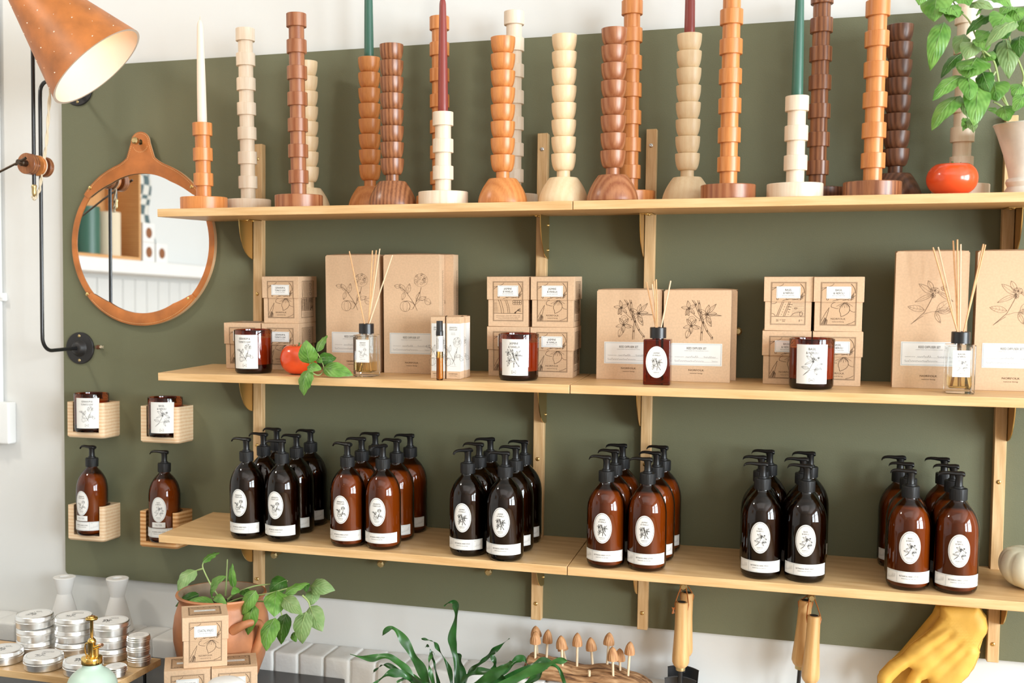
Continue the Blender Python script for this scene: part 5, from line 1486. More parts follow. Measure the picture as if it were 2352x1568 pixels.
p = holder(-.346, 1.155, MT['pine'], 'upper pine wall holder at the panel edge, holding the geranium jar candle')
candle_jar(at(p.x, p.y, p.z, radians(20)), 'geranium', 'amber jar candle with geranium label sitting in the pine wall holder')
p = holder(-.1165, 1.1515, MT['pine'], 'upper pine wall holder nearer the shelves, holding the basil jar candle')
candle_jar(at(p.x, p.y, p.z, radians(20)), 'basil', 'amber jar candle with basil label sitting in the pine wall holder')
p = holder(-.346, .8720, MT['pine'], 'lower pine wall holder at the panel edge, holding a geranium lotion tester')
make_bottle('geranium', 'HAND LOTION', 'amber geranium hand lotion tester bottle in the pine wall holder', at(p.x, p.y, p.z, radians(-6)), 'tester bottles in wall holders', True, True)
p = holder(-.1200, .8690, MT['pine2'], 'lower orange-grained pine wall holder half hidden by the bottom shelf')
make_bottle('basil', 'HAND LOTION', 'amber basil hand lotion tester bottle behind the bottom shelf end', at(p.x, p.y, p.z, radians(10)), 'tester bottles in wall holders', True, True)


# ------------------------------------------------------------------ tomatoes, leaves
def tomato(M, label, r, h, lobes=5, flat=1.0):
    t = thing('tomato', label, 'tomato', 'ripe tomatoes on the shelves', M)
    b = B(); pr = [(0, .004)]
    for i in range(1, 22):
        a = -pi / 2 + pi * i / 22
        rr = r * cos(a) ** .70; z = h * .5 + h * .5 * sin(a)
        if sin(a) > .84: z -= h * .13 * ((sin(a) - .84) / .16) ** 1.2
        if sin(a) < -.8: z = max(z, .0005)
        pr.append((rr, z))
    pr.append((0, h * .84))
    b.lathe(pr, 48, squash=lambda a, z: 1 + .022 * cos(lobes * a + 1) * (z / h) ** 1.5 + .012 * cos(2 * a)); b.build('fruit', MT['tomato'], t, angle=80)
    b = B(); rr = random.Random(4)
    b.tube([(0, 0, h * .82), (.0008, 0, h * .90), (.002, .001, h * 1.0)], [.0022, .0018, .0022], 8)
    for k in range(5):
        a = 2 * pi * k / 5 + .4; L = .017 + .006 * rr.random()
        b.tube([(0, 0, h * .83), (cos(a) * L * .45, sin(a) * L * .45, h * .885), (cos(a) * L, sin(a) * L, h * (.88 + .09 * rr.random()))], [.0014, .0017, .0003], 6)
    b.build('stalk', MT['stalk'], t)


tomato(on_shelf(2, .3500, -.2060, .5), 'red tomato on the middle shelf beside the basil sprig', .0445, .0755)
tomato(on_shelf(1, 1.7910, -.1700, 1.2), 'broad orange-red tomato on the top shelf below the basil plant', .0500, .0700, 4)


def leaf(b, base, tip, w, mat, seed, face=(.0, -.8, .6)):
    base = Vector(base); tip = Vector(tip); u = tip - base; L = u.length
    r = random.Random(seed)
    if L < 1e-5: return
    u /= L
    n = Vector(face) + Vector((r.uniform(-.35, .35), r.uniform(-.2, .2), r.uniform(-.3, .3)))
    n = (n - u * n.dot(u)).normalized(); s = n.cross(u).normalized()
    nu, nv = 9, 6
    bow = L * r.uniform(.10, .22); cup = r.uniform(.10, .28); droop = r.uniform(-.05, .10) * L; tw = r.uniform(-.3, .3)
    vs = []; fs = []; o = len(b.v)
    for i in range(nu + 1):
        a = i / nu
        hw = w * .5 * (sin(pi * min(1, a ** .72)) ** .75) * 1.06 if 0 < a < 1 else w * .01
        for j in range(nv + 1):
            v = j / nv * 2 - 1
            p = base + u * (a * L) + n * (bow * 4 * a * (1 - a) - droop * a * a)
            q = s * (v * hw) + n * (-cup * hw * abs(v) ** 1.6 + .0010 * sin(a * 21 + abs(v) * 3) * (1 - abs(v) * .3)) + n * (tw * v * hw * a)
            if abs(v) > .9: q += n * (.0016 * sin(a * 19 + seed))
            vs.append(p + q)
            b.uv[o + len(vs) - 1] = (a, v)
    for i in range(nu):
        for j in range(nv):
            k = i * (nv + 1) + j
            fs.append((k, k + 1, k + nv + 2, k + nv + 1))
    b.add(vs, fs, mat)
    rib = [base + u * (a * L) + n * (bow * 4 * a * (1 - a) - droop * a * a + .0004) for a in [0, .15, .3, .45, .6, .75, .9]]
    o = len(b.v); b.tube(rib, [.0009, .0008, .0006, .0005, .0004, .0004, .0003], 5, 1 if mat != 1 else 3, False)


def plant(t, L, S, face=(.0, -.8, .6), r0=.0024):
    b = B()
    for i, q in enumerate(L): leaf(b, q[0:3], q[3:6], q[6], q[7], i * 13 + 5, face)
    b.build('foliage', [MT['leaf'], MT['leafp'], MT['leafd'], MT['stem']], t, angle=180)
    b = B()
    for s in S:
        P = [Vector(p) for p in s]; pts = []
        for i in range(len(P) - 1):          # Catmull-Rom
            p0 = P[max(i - 1, 0)]; p1 = P[i]; p2 = P[i + 1]; p3 = P[min(i + 2, len(P) - 1)]
            for k in range(6):
                q = k / 6
                pts.append(.5 * ((2 * p1) + (p2 - p0) * q + (2 * p0 - 5 * p1 + 4 * p2 - p3) * q * q + (3 * p1 - p0 - 3 * p2 + p3) * q ** 3))
        pts.append(P[-1])
        n = len(pts); b.tube(pts, [r0 * (1 - .5 * i / n) for i in range(n)], 7)
    return b.build('stems', MT['stem'], t)


def localise(t):
    """the plant lists are in world metres: move the child meshes into the thing's own frame"""
    Mi = t.matrix_world.inverted()
    for c in t.children:
        if c.name.split('.')[0] in ('foliage', 'stems'): c.data.transform(Mi)


t = thing('basil_sprig', 'loose sprig of green basil leaning on the tomato, one leaf over the shelf edge', 'basil sprig', loc=(.40, -.262, sz(2, -.262)))
plant(t, SPR, SPRS, r0=.0020); localise(t)

# urn of basil at the far end of the top shelf
UM = on_shelf(1, 1.9300, -.1500)
t = thing('potted_basil', 'basil plant in an aged white footed urn at the end of the top shelf', 'potted plant', M=UM)
b = B(); b.lathe([(0, 0), (.0375, 0), (.0385, .003), (.0370, .010), (.0325, .017), (.0345, .021), (.0365, .0265), (.0345, .032), (.0305, .0345), (.0335, .050), (.043, .085), (.0545, .120), (.0615, .138), (.0635, .1405), (.0625, .1425), (.0570, .1415), (.0500, .120), (.0500, .118)], 56); b.build('urn', MT['urn'], t)
b = B(); b.lathe([(.0505, .119), (.03, .122), (0, .124)], 24); b.build('soil', MT['soil'], t)
plant(t, URN, URNS); localise(t)

# terracotta jar of basil on the black table
PM = at(.156, -.2350, zt)
t = thing('potted_basil', 'drooping basil plant in a large terracotta jar on the black table', 'potted plant', M=PM)
b = B(); b.lathe([(0, 0), (.074, 0), (.080, .004), (.090, .030), (.106, .075), (.1155, .120), (.1165, .150), (.1125, .180), (.1055, .203), (.1020, .212), (.1030, .220), (.1085, .227), (.1105, .231), (.1090, .2345), (.1040, .2345)], 64, 0)
b.lathe([(.1040, .2345), (.0965, .226), (.0945, .210), (.098, .190)], 64, 1)
for a in (radians(-38),):
    pass
b.build('jar', [MT['terra'], MT['terrain']], t)
for a in (radians(-30), radians(150)):        # ear handles at the shoulder
    b = B(); pts = []
    for k in range(15):
        u = k / 14
        ang = a - .30 + .52 * min(1, u * 1.5); zz = .168 + .020 * sin(pi * min(1, u * 1.25)) - max(0, u - .62) * .17
        rr_ = .110 + .030 * sin(pi * u) ** .8
        pts.append((rr_ * cos(ang), rr_ * sin(ang), zz))
    b.tube(pts, [.0125 - .0045 * sin(pi * k / 14) for k in range(15)], 12); b.build('handle', MT['terra'], t)
b = B(); b.lathe([(.0985, .190), (.05, .196), (0, .199)], 32); b.build('soil', MT['soil'], t)
plant(t, POT, POTS, (.1, -.75, .65), .0026); localise(t)

# ------------------------------------------------------------------ pumpkin
t = thing('pumpkin', 'small ribbed white pumpkin at the end of the bottom shelf', 'pumpkin', M=on_shelf(3, 1.9720, -.1560))
b = B(); pr = [(0, .003)]
for i in range(1, 24):
    a = -pi / 2 + pi * i / 24; z = .046 + .046 * sin(a)
    if sin(a) > .5: z -= .012 * ((sin(a) - .5) / .5) ** 2
    pr.append((.0665 * cos(a) ** .72, max(z, .0003)))
pr.append((0, .078))
b.lathe(pr, 90, squash=lambda a, z: .93 + .075 * abs(sin(a * 5.5 * 10 / 11)) ** .55); b.build('fruit', MT['pumpkin'], t, angle=80)
b = B(); b.tube([(0, 0, .078), (.001, 0, .088), (.006, 0, .098)], [.009, .0065, .008], 7); b.build('stalk', MT['stem'], t)


# ------------------------------------------------------------------ garden tools hanging under the shelf
def loop(b, pegp, top, r, side):
    """leather thong: from the peg down both sides of the handle end"""
    for sgn in (-1, 1):
        b.tube([pegp + Vector((sgn * .004, 0, .006)), pegp.lerp(top, .5) + Vector((sgn * (r * .75), -.001, 0)), top + Vector((sgn * (r + .0012), 0, -.006)), top + Vector((sgn * (r * .95), -.003, -.017)), top + Vector((sgn * r * .55, -.003, -.0195))], .0014, 6)
    b.tube([pegp + Vector((-.004, 0, .006)), pegp + Vector((0, 0, .009)), pegp + Vector((.004, 0, .006))], .0014, 6)


def tool(x, y, z, peg_, L, lean, head, label, knot=False, name='hand_trowel', cat='trowel'):
    """z: top of the handle"""
    M = Matrix.Translation((x, y, z)) @ Matrix.Rotation(lean, 4, 'Y')
    t = thing(name, label, cat, 'wooden handled garden tools', M)
    b = B(); b.lathe([(0, 0), (.0125, -.0003), (.0142, -.002), (.0143, -.010), (.0146, -.026), (.0150, -.055), (.0172, -.095), (.0196, -.130), (.0196, -.140), (.0165, -.1475), (.0118, -.1525), (0, -.153)], 28); b.build('handle', MT['handle'], t)
    b = B(); b.lathe([(.0090, .0001), (.0090, .0006), (0, .0006)], 24); b.build('stamped_end', MT['hole'], t)
    b = B(); b.lathe([(.0108, -.150), (.0112, -.152), (.0105, -.160), (.0085, -.161), (0, -.161)], 24); b.build('ferrule', MT['brassd'], t)
    b = B()
    if head == 'trowel':
        b.tube([(0, 0, -.155), (0, .001, -.172), (0, .004, -.19)], [.0055, .0052, .006], 12)
        vs = []; nu, nv = 10, 8
        def bl(u, v, o):
            a = (u * 2 - 1); wd = .036 * (1 - .15 * v) * (1 if v < .6 else cos((v - .6) / .4 * pi / 2) ** .5 if v < 1 else 0)
            return (a * wd, .004 + .010 * (1 - a * a) + o, -.180 - .14 * v - .004 * a * a * (1 - v))
        b.grid(lambda u, v: bl(u, v, 0), nu, nv); b.grid(lambda u, v: bl(1 - u, v, -.0022), nu, nv)
        b.tube([bl(i / 10, 0, -.0011) for i in range(11)], .0016, 6)
    else:
        b.tube([(0, 0, -.155), (0, 0, -.30)], .0045, 10)
    b.build('blade', MT['black'], t)
    Mi = M.inverted()
    b = B(); pk = Mi @ Vector(peg_); loop(b, pk, Vector((0, 0, 0)), .0142, 1)
    if knot:
        b.tube([(-.0155, -.003, -.014), (-.018, -.004, -.016), (-.021, -.004, -.0135), (-.019, -.004, -.0185), (-.0155, -.004, -.0165)], .0020, 6)
        b.tube([(-.018, -.004, -.017), (-.0205, -.004, -.028)], [.0016, .0022], 6); b.tube([(-.019, -.004, -.017), (-.0175, -.004, -.027)], [.0016, .0022], 6)
    b.build('leather_loop', MT['leather'], t)


tool(1.2580, -.0780, .8440, (1.258, -.036, .868), .15, 0.0, 'trowel', 'wooden handled trowel hanging in front, leather thong knotted at its side', True)
tool(1.2660, -.0335, .8560, (1.258, -.022, .868), .15, .03, 'trowel', 'wooden handled trowel hanging behind the knotted one')
tool(1.5310, -.0350, .8610, (1.544, -.024, .866), .15, .055, 'tine', 'darker garden tool handle hanging behind its neighbour, brass ferrule showing', name='hand_tool', cat='garden tool')
tool(1.5490, -.0790, .8390, (1.544, -.037, .866), .15, .03, 'tine', 'lighter garden tool handle hanging in front, running out of the frame', name='hand_tool', cat='garden tool')


# ------------------------------------------------------------------ gloves
def inflate(outline, yc, thick, edge, step=.0055, wrinkle=None):
    vs = []; P = [Vector(p) for p in outline]
    B2 = []
    for i in range(len(P)):
        a, c = P[i], P[(i + 1) % len(P)]
        m = max(1, int((c - a).length / step))
        for k in range(m): B2.append(a.lerp(c, k / m))
    n0 = len(B2); ed = [(i, (i + 1) % n0) for i in range(n0)]
    def dist(p):
        dm = 1e9
        for i in range(n0):
            a, c = B2[i], B2[(i + 1) % n0]; ab = c - a; q = max(0, min(1, (p - a).dot(ab) / max(1e-12, ab.length_squared)))
            dm = min(dm, (a + ab * q - p).length)
        return dm
    def inside(p):
        c = False; j = n0 - 1
        for i in range(n0):
            if (B2[i].y > p.y) != (B2[j].y > p.y) and p.x < (B2[j].x - B2[i].x) * (p.y - B2[i].y) / (B2[j].y - B2[i].y) + B2[i].x: c = not c
            j = i
        return c
    pts = list(B2); D = [0.0] * n0
    xs = [p.x for p in P]; ys = [p.y for p in P]
    x = min(xs); row = 0
    while x < max(xs):
        y = min(ys) + (row % 2) * step / 2
        while y < max(ys):
            q = Vector((x, y))
            if inside(q):
                d = dist(q)
                if d > step * .5: pts.append(q); D.append(d)
            y += step
        x += step * .87; row += 1
    r = delaunay_2d_cdt(pts, ed, [], 1, 1e-7)
    V, F, orig = r[0], r[2], r[3]
    def hh(p, d): return thick * sqrt(max(0, 1 - (1 - min(d / edge, 1)) ** 2))
    b = B(); top = []; bot = []
    dd = [dist(v) if not (len(o) and min(o) < n0) else 0.0 for v, o in zip(V, orig)]
    F = [f for f in F if inside(sum((V[i] for i in f), Vector((0, 0))) / len(f))]
    vsf = []
    for v, d in zip(V, dd):
        h = hh(v, d); wv = wrinkle(v, d) if wrinkle else 0
        vsf.append((v.x, yc - h + wv * min(1, d / .006), v.y))
    m = len(vsf)
    vsb = [(v.x, yc + hh(v, d) * .55, v.y) for v, d in zip(V, dd)]
    b.add(vsf + vsb, F + [tuple(i + m for i in reversed(f)) for f in F], 0)
    bm = bmesh.new(); me = bpy.data.meshes.new('tmp'); me.from_pydata([Vector(v) for v in b.v], [], b.f); bm.from_mesh(me); bpy.data.meshes.remove(me)
    bmesh.ops.remove_doubles(bm, verts=bm.verts, dist=1e-5); bmesh.ops.recalc_face_normals(bm, faces=bm.faces)
    out = B(); out.bm(bm); return out


def folds(v, d):
    # gathers of the elastic across the wrist, and soft creases running down the back of the hand
    a = Vector((1.822, .851)); c = Vector((1.872, .812)); ab = c - a; q = (v - a).dot(ab) / ab.length_squared
    s = abs((v - a).dot(Vector((-ab.y, ab.x)).normalized()))
    w = 0.0
    if -.12 < q < 1.1: w += .0019 * sin(q * 2 * pi * 12) * math.exp(-(s / .0095) ** 2)
    u = (v - Vector((1.845, .83))); dr = Vector((-.72, -.69)); al = u.dot(dr); ac = u.dot(Vector((-dr.y, dr.x)))
    if al > 0:
        for off, dep, wd in ((-.030, .005, .006), (-.008, .0065, .0065), (.020, .0055, .006), (.043, .004, .006)):
            w += dep * math.exp(-((ac - off - .12 * (al - .05) * (off / .04)) / wd) ** 2) * min(1, al / .02) * max(0, 1 - al / .16)
    w += .0022 * noise.noise(Vector((v.x * 30, v.y * 30, 1)))
    return w


t = thing('work_glove', 'front yellow leather glove hanging on a peg under the shelf', 'glove', 'yellow leather gardening gloves', loc=(1.82, -.066, .868))
g = inflate(GLF, -.074, .019, .024, .0036, folds); o = g.build('glove_body', MT['glove'], t, angle=180); o.data.transform(t.matrix_world.inverted())
b = B(); P = [Vector((x, -.072, z)) for x, z in GLF[2:12]]
b.tube([p + Vector((.0003, 0, 0)) for p in P], .0012, 6)
P = [Vector((x, -.0735, z)) for x, z in GLF[29:38]]; b.tube(P, .0011, 6); o = b.build('seam', MT['gloved'], t); o.data.transform(t.matrix_world.inverted())
t = thing('work_glove', 'back yellow leather glove, mostly hidden by the front one', 'glove', 'yellow leather gardening gloves', loc=(1.82, -.036, .868))
g = inflate(GLB, -.0330, .0165, .022, .007, lambda v, d: .003 * noise.noise(Vector((v.x * 34, v.y * 34, 4)))); o = g.build('glove_body', MT['glove'], t, angle=180); o.data.transform(t.matrix_world.inverted())
# ------------------------------------------------------------------ black table and the wooden riser
t = thing('side_table', 'black topped table against the painted brick ledge', 'table', loc=(-.26, -.55, 0))
b = B(); b.prism(rrect(-.70, .6895, -.458, .4565, .012), lambda a, c, q: (a, c, q), zt - .0405, zt - .0005); b.build('table_top', MT['slate'], t, fix=True, angle=30)
for sx in (-.64, .63):
    for sy in (-.40, .40):
        b = B(); b.box((sx - .02, sy - .02, 0), (sx + .02, sy + .02, zt - .0408), 0, .002, 1); b.build('leg', MT['black'], t)
t = thing('wooden_riser', 'low oak plank riser on slim black legs, carrying the metal tins', 'riser', loc=(-.30, -.41, zt))
hr = .660 - zt
b = B(); b.box((-.30, -.100, hr - .0165), (.3395, .090, hr - .0003), 0, .0008, 1); b.build('plank', MT['oak'], t)
for sx in (-.27, .31):
    for sy in (-.08, .065):
        b = B(); b.tube([(sx, sy, .0002), (sx, sy, hr - .0168)], .004, 10); b.build('leg', MT['black'], t)

# ------------------------------------------------------------------ aluminium tins
_tin = {}


def tin(x, y, z, label, group, kind='big', rz=0.0, art='geranium', word=None):
    M = at(x, y, z + .0003, rz)
    key = (kind, art, word)
    if key in _tin: return dup(_tin[key], M, label, group)
    r, h = {'big': (.0458, .0306), 'small': (.0280, .0235), 'tester': (.0258, .0235)}[kind]
    t = thing('metal_tin', label, 'tin', group, M)
    b = B(); b.lathe([(0, 0), (r - .0035, 0), (r - .0022, .0015), (r - .0020, h * .50)], 56); b.build('tin_body', MT['alu'], t)
    z0 = h * .46
    b = B(); b.lathe([(r - .0018, z0), (r, z0 + .0006), (r, z0 + h * .07), (r - .0010, z0 + h * .11), (r - .0010, z0 + h * .17), (r - .0001, z0 + h * .20), (r - .0001, z0 + h * .27), (r - .0010, z0 + h * .31), (r - .0010, z0 + h * .45), (r - .0018, h - .0012), (r - .0032, h), (r - .0042, h - .0006), (0, h - .0006)], 64)
    lid = b.build('lid', MT['alu'], t)
    b = B(); k = Ink(); R = r - .0046
    k.ellipse(0, 0, R, R, 0, 0, 48, 2)
    if kind == 'big':
        k.ring(0, 0, R - .003, R - .003, .0006, 2, 2, 48)
        a1, a2 = TXT[art]
        k.text(a1, .006, .0195, .0048, 1, width=len(a1) * .0026); k.text(a2, .006, .0130, .0048, 1, width=len(a2) * .0026); k.draw(ART[art], -.020, -.016, .026, .0005, 1); k.line(squiggle(-.028, -.004, -.022, .003, 4, 24), .0004, 3); k.line(squiggle(.004, .022, -.019, .003, 7, 20), .0004, 3)
    else:
        k.text('HAND CREAM' if kind == 'small' else 'NORFOLK', 0, .010, .0028, 1, width=.018)
        if word: k.text(word, 0, -.003, .0038, 3, width=.018)
        else:
            for i in range(4): k.line([(-.014 + i * .001, .004 - i * .004), (.014 - i * .001, .004 - i * .004)], .0007, 3)
    k.put(b, on_top(h - .0006), None, .0001, .00005); b.build('paper_label', [MT['paper'], MT['text'], MT['rule'], MT['textl']], lid, smooth=False)
    _tin[key] = t
    return t


ZP = .660; TH_ = .0309
rz = radians(24)
GS = 'round aluminium tins stacked three high'
for si, (x, y, art, nm) in enumerate(((-.286, -.3640, 'basil', 'leftmost'), (-.1905, -.3430, 'geranium', 'middle'), (-.0790, -.3530, 'jasmine', 'rightmost'))):
    for lv in range(3):
        dx = [(0, 0), (.0015, -.001), (-.003, .0005)][lv] if si == 0 else [(0, 0), (-.001, .001), (.0005, -.0005)][lv]
        tin(x + dx[0], y + dx[1], ZP + TH_ * lv, '%s aluminium tin in the stack with %s label on top' % (('lowest', 'middle', 'topmost')[lv], art), GS, 'big', rz, art)
tin(-.3050, -.4560, ZP, 'single aluminium tin with basil label at the frame edge', 'single round aluminium tins', 'big', rz, 'basil')
tin(-.1860, -.4630, ZP, 'single aluminium tin with geranium label at the riser front', 'single round aluminium tins', 'big', rz, 'geranium')
tin(-.0770, -.4640, ZP, 'single aluminium tin half hidden behind the mint mister', 'single round aluminium tins', 'big', rz, 'jasmine')
for lv in range(3):
    tin(.0130 + (.001, -.001, .0)[lv], -.3740, ZP + .0238 * lv, '%s small aluminium tin in the little stack of three at the riser end' % ('lowest', 'middle', 'topmost')[lv], 'small aluminium tins stacked three high', 'small', rz)
tin(.0090, -.4610, ZP, 'small aluminium tester tin beside the mint mister', None, 'tester', rz, 'geranium', 'TESTER')

# ------------------------------------------------------------------ white hourglass candle holders on the ledge
for (x, y, k, lab) in ((-.4320, -.0560, .95, 'white hourglass candle holder on the ledge nearer the corner conduit'), (-.2620, -.0560, 1.02, 'white hourglass candle holder on the ledge behind the jasmine tin stack')):
    t = thing('candle_holder', lab, 'candle holder', 'white hourglass candle holders', at(x, y, .6285))
    b = B(); b.lathe([(0, 0), (.0430, 0), (.0440, .0015), (.0190, .0915 * k), (.0190, .0925 * k), (.0300, .1390 * k), (.0296, .1405 * k), (.0285, .1410 * k), (.0140, .1410 * k), (.0130, .1400 * k), (.0115, .115 * k), (0, .115 * k)], 48); b.build('body', MT['matt_white'], t, angle=14)

# ------------------------------------------------------------------ mister and white jar
t = thing('plant_mister', 'mint green plant mister with polished gold pump head', 'plant mister', M=at(.030, -.580, zt, radians(0)))
b = B(); b.lathe([(0, 0), (.050, 0), (.0535, .004), (.0545, .014), (.0545, .098), (.0530, .108), (.0490, .1175), (.0420, .1265), (.0330, .1340), (.0250, .1385), (.0212, .1420), (.0205, .1450), (.0205, .152)], 56); b.build('bottle', MT['mint'], t)
G0 = .1495
b = B(); b.lathe([(.0195, G0), (.0222, G0 + .0005), (.0226, G0 + .002), (.0226, G0 + .0135), (.0218, G0 + .0150), (.0205, G0 + .0158), (0, G0 + .0158)], 72, squash=lambda a, z: 1 + (.012 * sin(a * 36) if G0 + .002 < z < G0 + .013 else 0)); b.build('screw_collar', MT['gold'], t, angle=60)
b = B(); z = G0 + .0158
b.lathe([(.0085, z), (.0085, z + .030), (.0095, z + .033), (.0085, z + .0365), (.0055, z + .0400), (.0045, z + .041)], 28)
b.lathe([(.0052, z), (.0052, z + .022), (0, z + .023)], 18, c=(.0115, 0, 0))
dn = Vector((.93, -.28, .42)).normalized(); p0 = Vector((.006, -.001, z + .019))
b.tube([p0, p0 + dn * .006, p0 + dn * .0235], [.0042, .0042, .0038], 14); b.build('pump_body', MT['gold'], t)
b = B(); b.tube([p0 + dn * .0225, p0 + dn * .0280, p0 + dn * .0312], [.0044, .0046, .0036], 14); b.build('nozzle', plain('copper_nozzle', (.85, .50, .33), .2, 1.0), t)
b = B(); pts = []
for k in range(15):
    a = -pi * .62 + pi * 1.24 * k / 14; pts.append((-.0115 - .0062 * cos(a * .9), 0, z + .0145 + .0135 * sin(a)))
b.tube([(-.006, 0, z + .001)] + pts + [(-.006, 0, z + .029)], .0017, 8); b.build('finger_ring', MT['gold'], t)
b = B(); b.lathe([(.0036, z + .040), (.0036, z + .078), (.0055, z + .081), (.0125, z + .0815), (.0135, z + .0840), (.0125, z + .0865), (.0085, z + .0870), (.0070, z + .0895), (0, z + .0900)], 32); b.build('plunger', MT['gold'], t)

t = thing('white_jar', 'white ceramic jar with rounded top before the coastal walks boxes', 'jar', M=at(.400, -.6550, zt))
b = B(); b.lathe([(0, 0), (.040, 0), (.043, .003), (.044, .02), (.044, .145), (.0425, .158), (.0385, .1690), (.0310, .1755), (.0200, .1785), (0, .1790)], 48); b.build('body', MT['ceramic'], t)


# ------------------------------------------------------------------ driftwood with carved mushrooms
TOPZ = [(.884, .640), (.890, .668), (.897, .682), (.915, .680), (.940, .676), (.965, .672), (.990, .668), (1.015, .663), (1.040, .662), (1.062, .668), (1.085, .671), (1.105, .668), (1.130, .660), (1.150, .657), (1.170, .650), (1.185, .641), (1.192, .634)]


def topz(x):
    for (a, za), (c, zc) in zip(TOPZ, TOPZ[1:]):
        if a <= x <= c: return za + (zc - za) * (x - a) / (c - a)
    return .64


t = thing('driftwood', 'weathered driftwood log on the ledge with carved mushrooms stuck in it', 'driftwood', loc=(1.04, -.06, .6280))
b = B(); nx, na = 90, 40
def dpt(i, j):
    x = .884 + .308 * i / nx; a = 2 * pi * j / na
    zt_ = topz(x); zc = (zt_ + .6285) / 2; hz = (zt_ - .6285) / 2
    e = sin(pi * min(1, max(0, (i / nx)))) ** .30
    hy = .046 * (.55 + .45 * e)
    cy, sy = cos(a), sin(a)
    y = -.066 + hy * (abs(cy) ** .75) * (1 if cy > 0 else -1); z = zc + hz * (abs(sy) ** .8) * (1 if sy > 0 else -1)
    n1 = noise.noise(Vector((x * 9, a * 2.2, 3))) * .006 + noise.noise(Vector((x * 16, a * 6.5, 1))) * .0035 + noise.noise(Vector((x * 30, a * 14, 7))) * .0016
    y += n1 * cy * 1.3; z += n1 * sy
    return (x - 1.04, y + .06, max(z, .6284) - .6280)
vs = [dpt(i, j) for i in range(nx + 1) for j in range(na)]
fs = [(i * na + j, i * na + (j + 1) % na, (i + 1) * na + (j + 1) % na, (i + 1) * na + j) for i in range(nx) for j in range(na)]
fs += [tuple(reversed(range(na))), tuple(range(nx * na, (nx + 1) * na))]
b.add(vs, fs); b.build('log', MT['drift'], t, fix=True, angle=60)
b = B(); b.tube([(.011, -.050, .030), (.0115, -.053, .0445)], .0032, 8); b.build('peg_stub', MT['mushstem'], t)
MU = [(.907, -.040, .745, .718, .013, .912, .673), (.915, -.085, .745, .715, .013, .915, .672), (.937, -.050, .742, .709, .012, .935, .674), (.979, -.085, .741, .710, .013, .983, .660), (.975, -.045, .714, .693, .013, .985, .663), (1.014, -.070, .747, .715, .012, 1.014, .665),
      (1.045, -.050, .733, .701, .013, 1.049, .669), (1.086, -.050, .749, .719, .013, 1.083, .675), (1.104, -.100, .731, .698, .013, 1.106, .653), (1.115, -.060, .716, .686, .0125, 1.116, .663), (1.140, -.080, .741, .710, .012, 1.137, .661)]
ML = ['tallest carved mushroom at the broken log end, behind another', 'pale carved mushroom at the broken log end, overlapping a taller one', 'dark capped carved mushroom, third from the broken log end', 'pale carved mushroom standing on the log before a hidden smaller one', 'low carved mushroom hidden behind a paler one, stem leaning',
      'carved mushroom standing alone near the middle of the log', 'carved mushroom behind the white peg stub, stem leaning', 'high carved mushroom at the back, behind a pair of lower caps', 'low pale carved mushroom in front of the pair, longest stem', 'brown carved mushroom half hidden behind the low pale one', 'last carved mushroom, nearest the thin end of the log']
mp_ = None
for (x, y, z1, z0, r, bx, bz), lab in zip(MU, ML):
    base = Vector((bx, y, bz - .010)); capb = Vector((x, y, z0))
    d = (capb - base).normalized()
    M = Matrix.Translation(capb) @ Vector((0, 0, 1)).rotation_difference(d).to_matrix().to_4x4()
    t = thing('carved_mushroom', lab, 'carved mushroom', 'carved wooden mushrooms on the driftwood', M)
    h = z1 - z0; b = B(); pr = [(.0025, .003), (r * .85, .001), (r * 1.0, 0)]
    for i in range(1, 12):
        u = i / 11; pr.append((r * (1 - u ** 2.1) ** .72, h * u))
    pr[-1] = (0, h)
    sd = random.Random(int(x * 1000)).random() * 6
    b.lathe(pr, 72, squash=lambda a, z: 1 + .045 * sin(a * 15 + sd) * min(1, z / .006) + .02 * sin(a * 7 + z * 200)); b.build('cap', MT['mushcap'], t, angle=80)
    b = B(); b.tube([(0, 0, .004), (0, 0, -(capb - base).length)], .0030, 10); b.build('stem', MT['mushstem'], t)

# ------------------------------------------------------------------ fern
t = thing('potted_fern', 'strap-leaved green fern in a planter at the foot of the wall', 'potted plant', loc=(.770, -.270, 0))
b = B(); b.lathe([(0, 0), (.085, 0), (.09, .01), (.115, .52), (.122, .545), (.122, .560), (.114, .560), (.110, .535)], 48); b.build('planter', MT['ceramic'], t)
b = B(); b.lathe([(.1105, .537), (.05, .545), (0, .548)], 28); b.build('soil', MT['soil'], t)


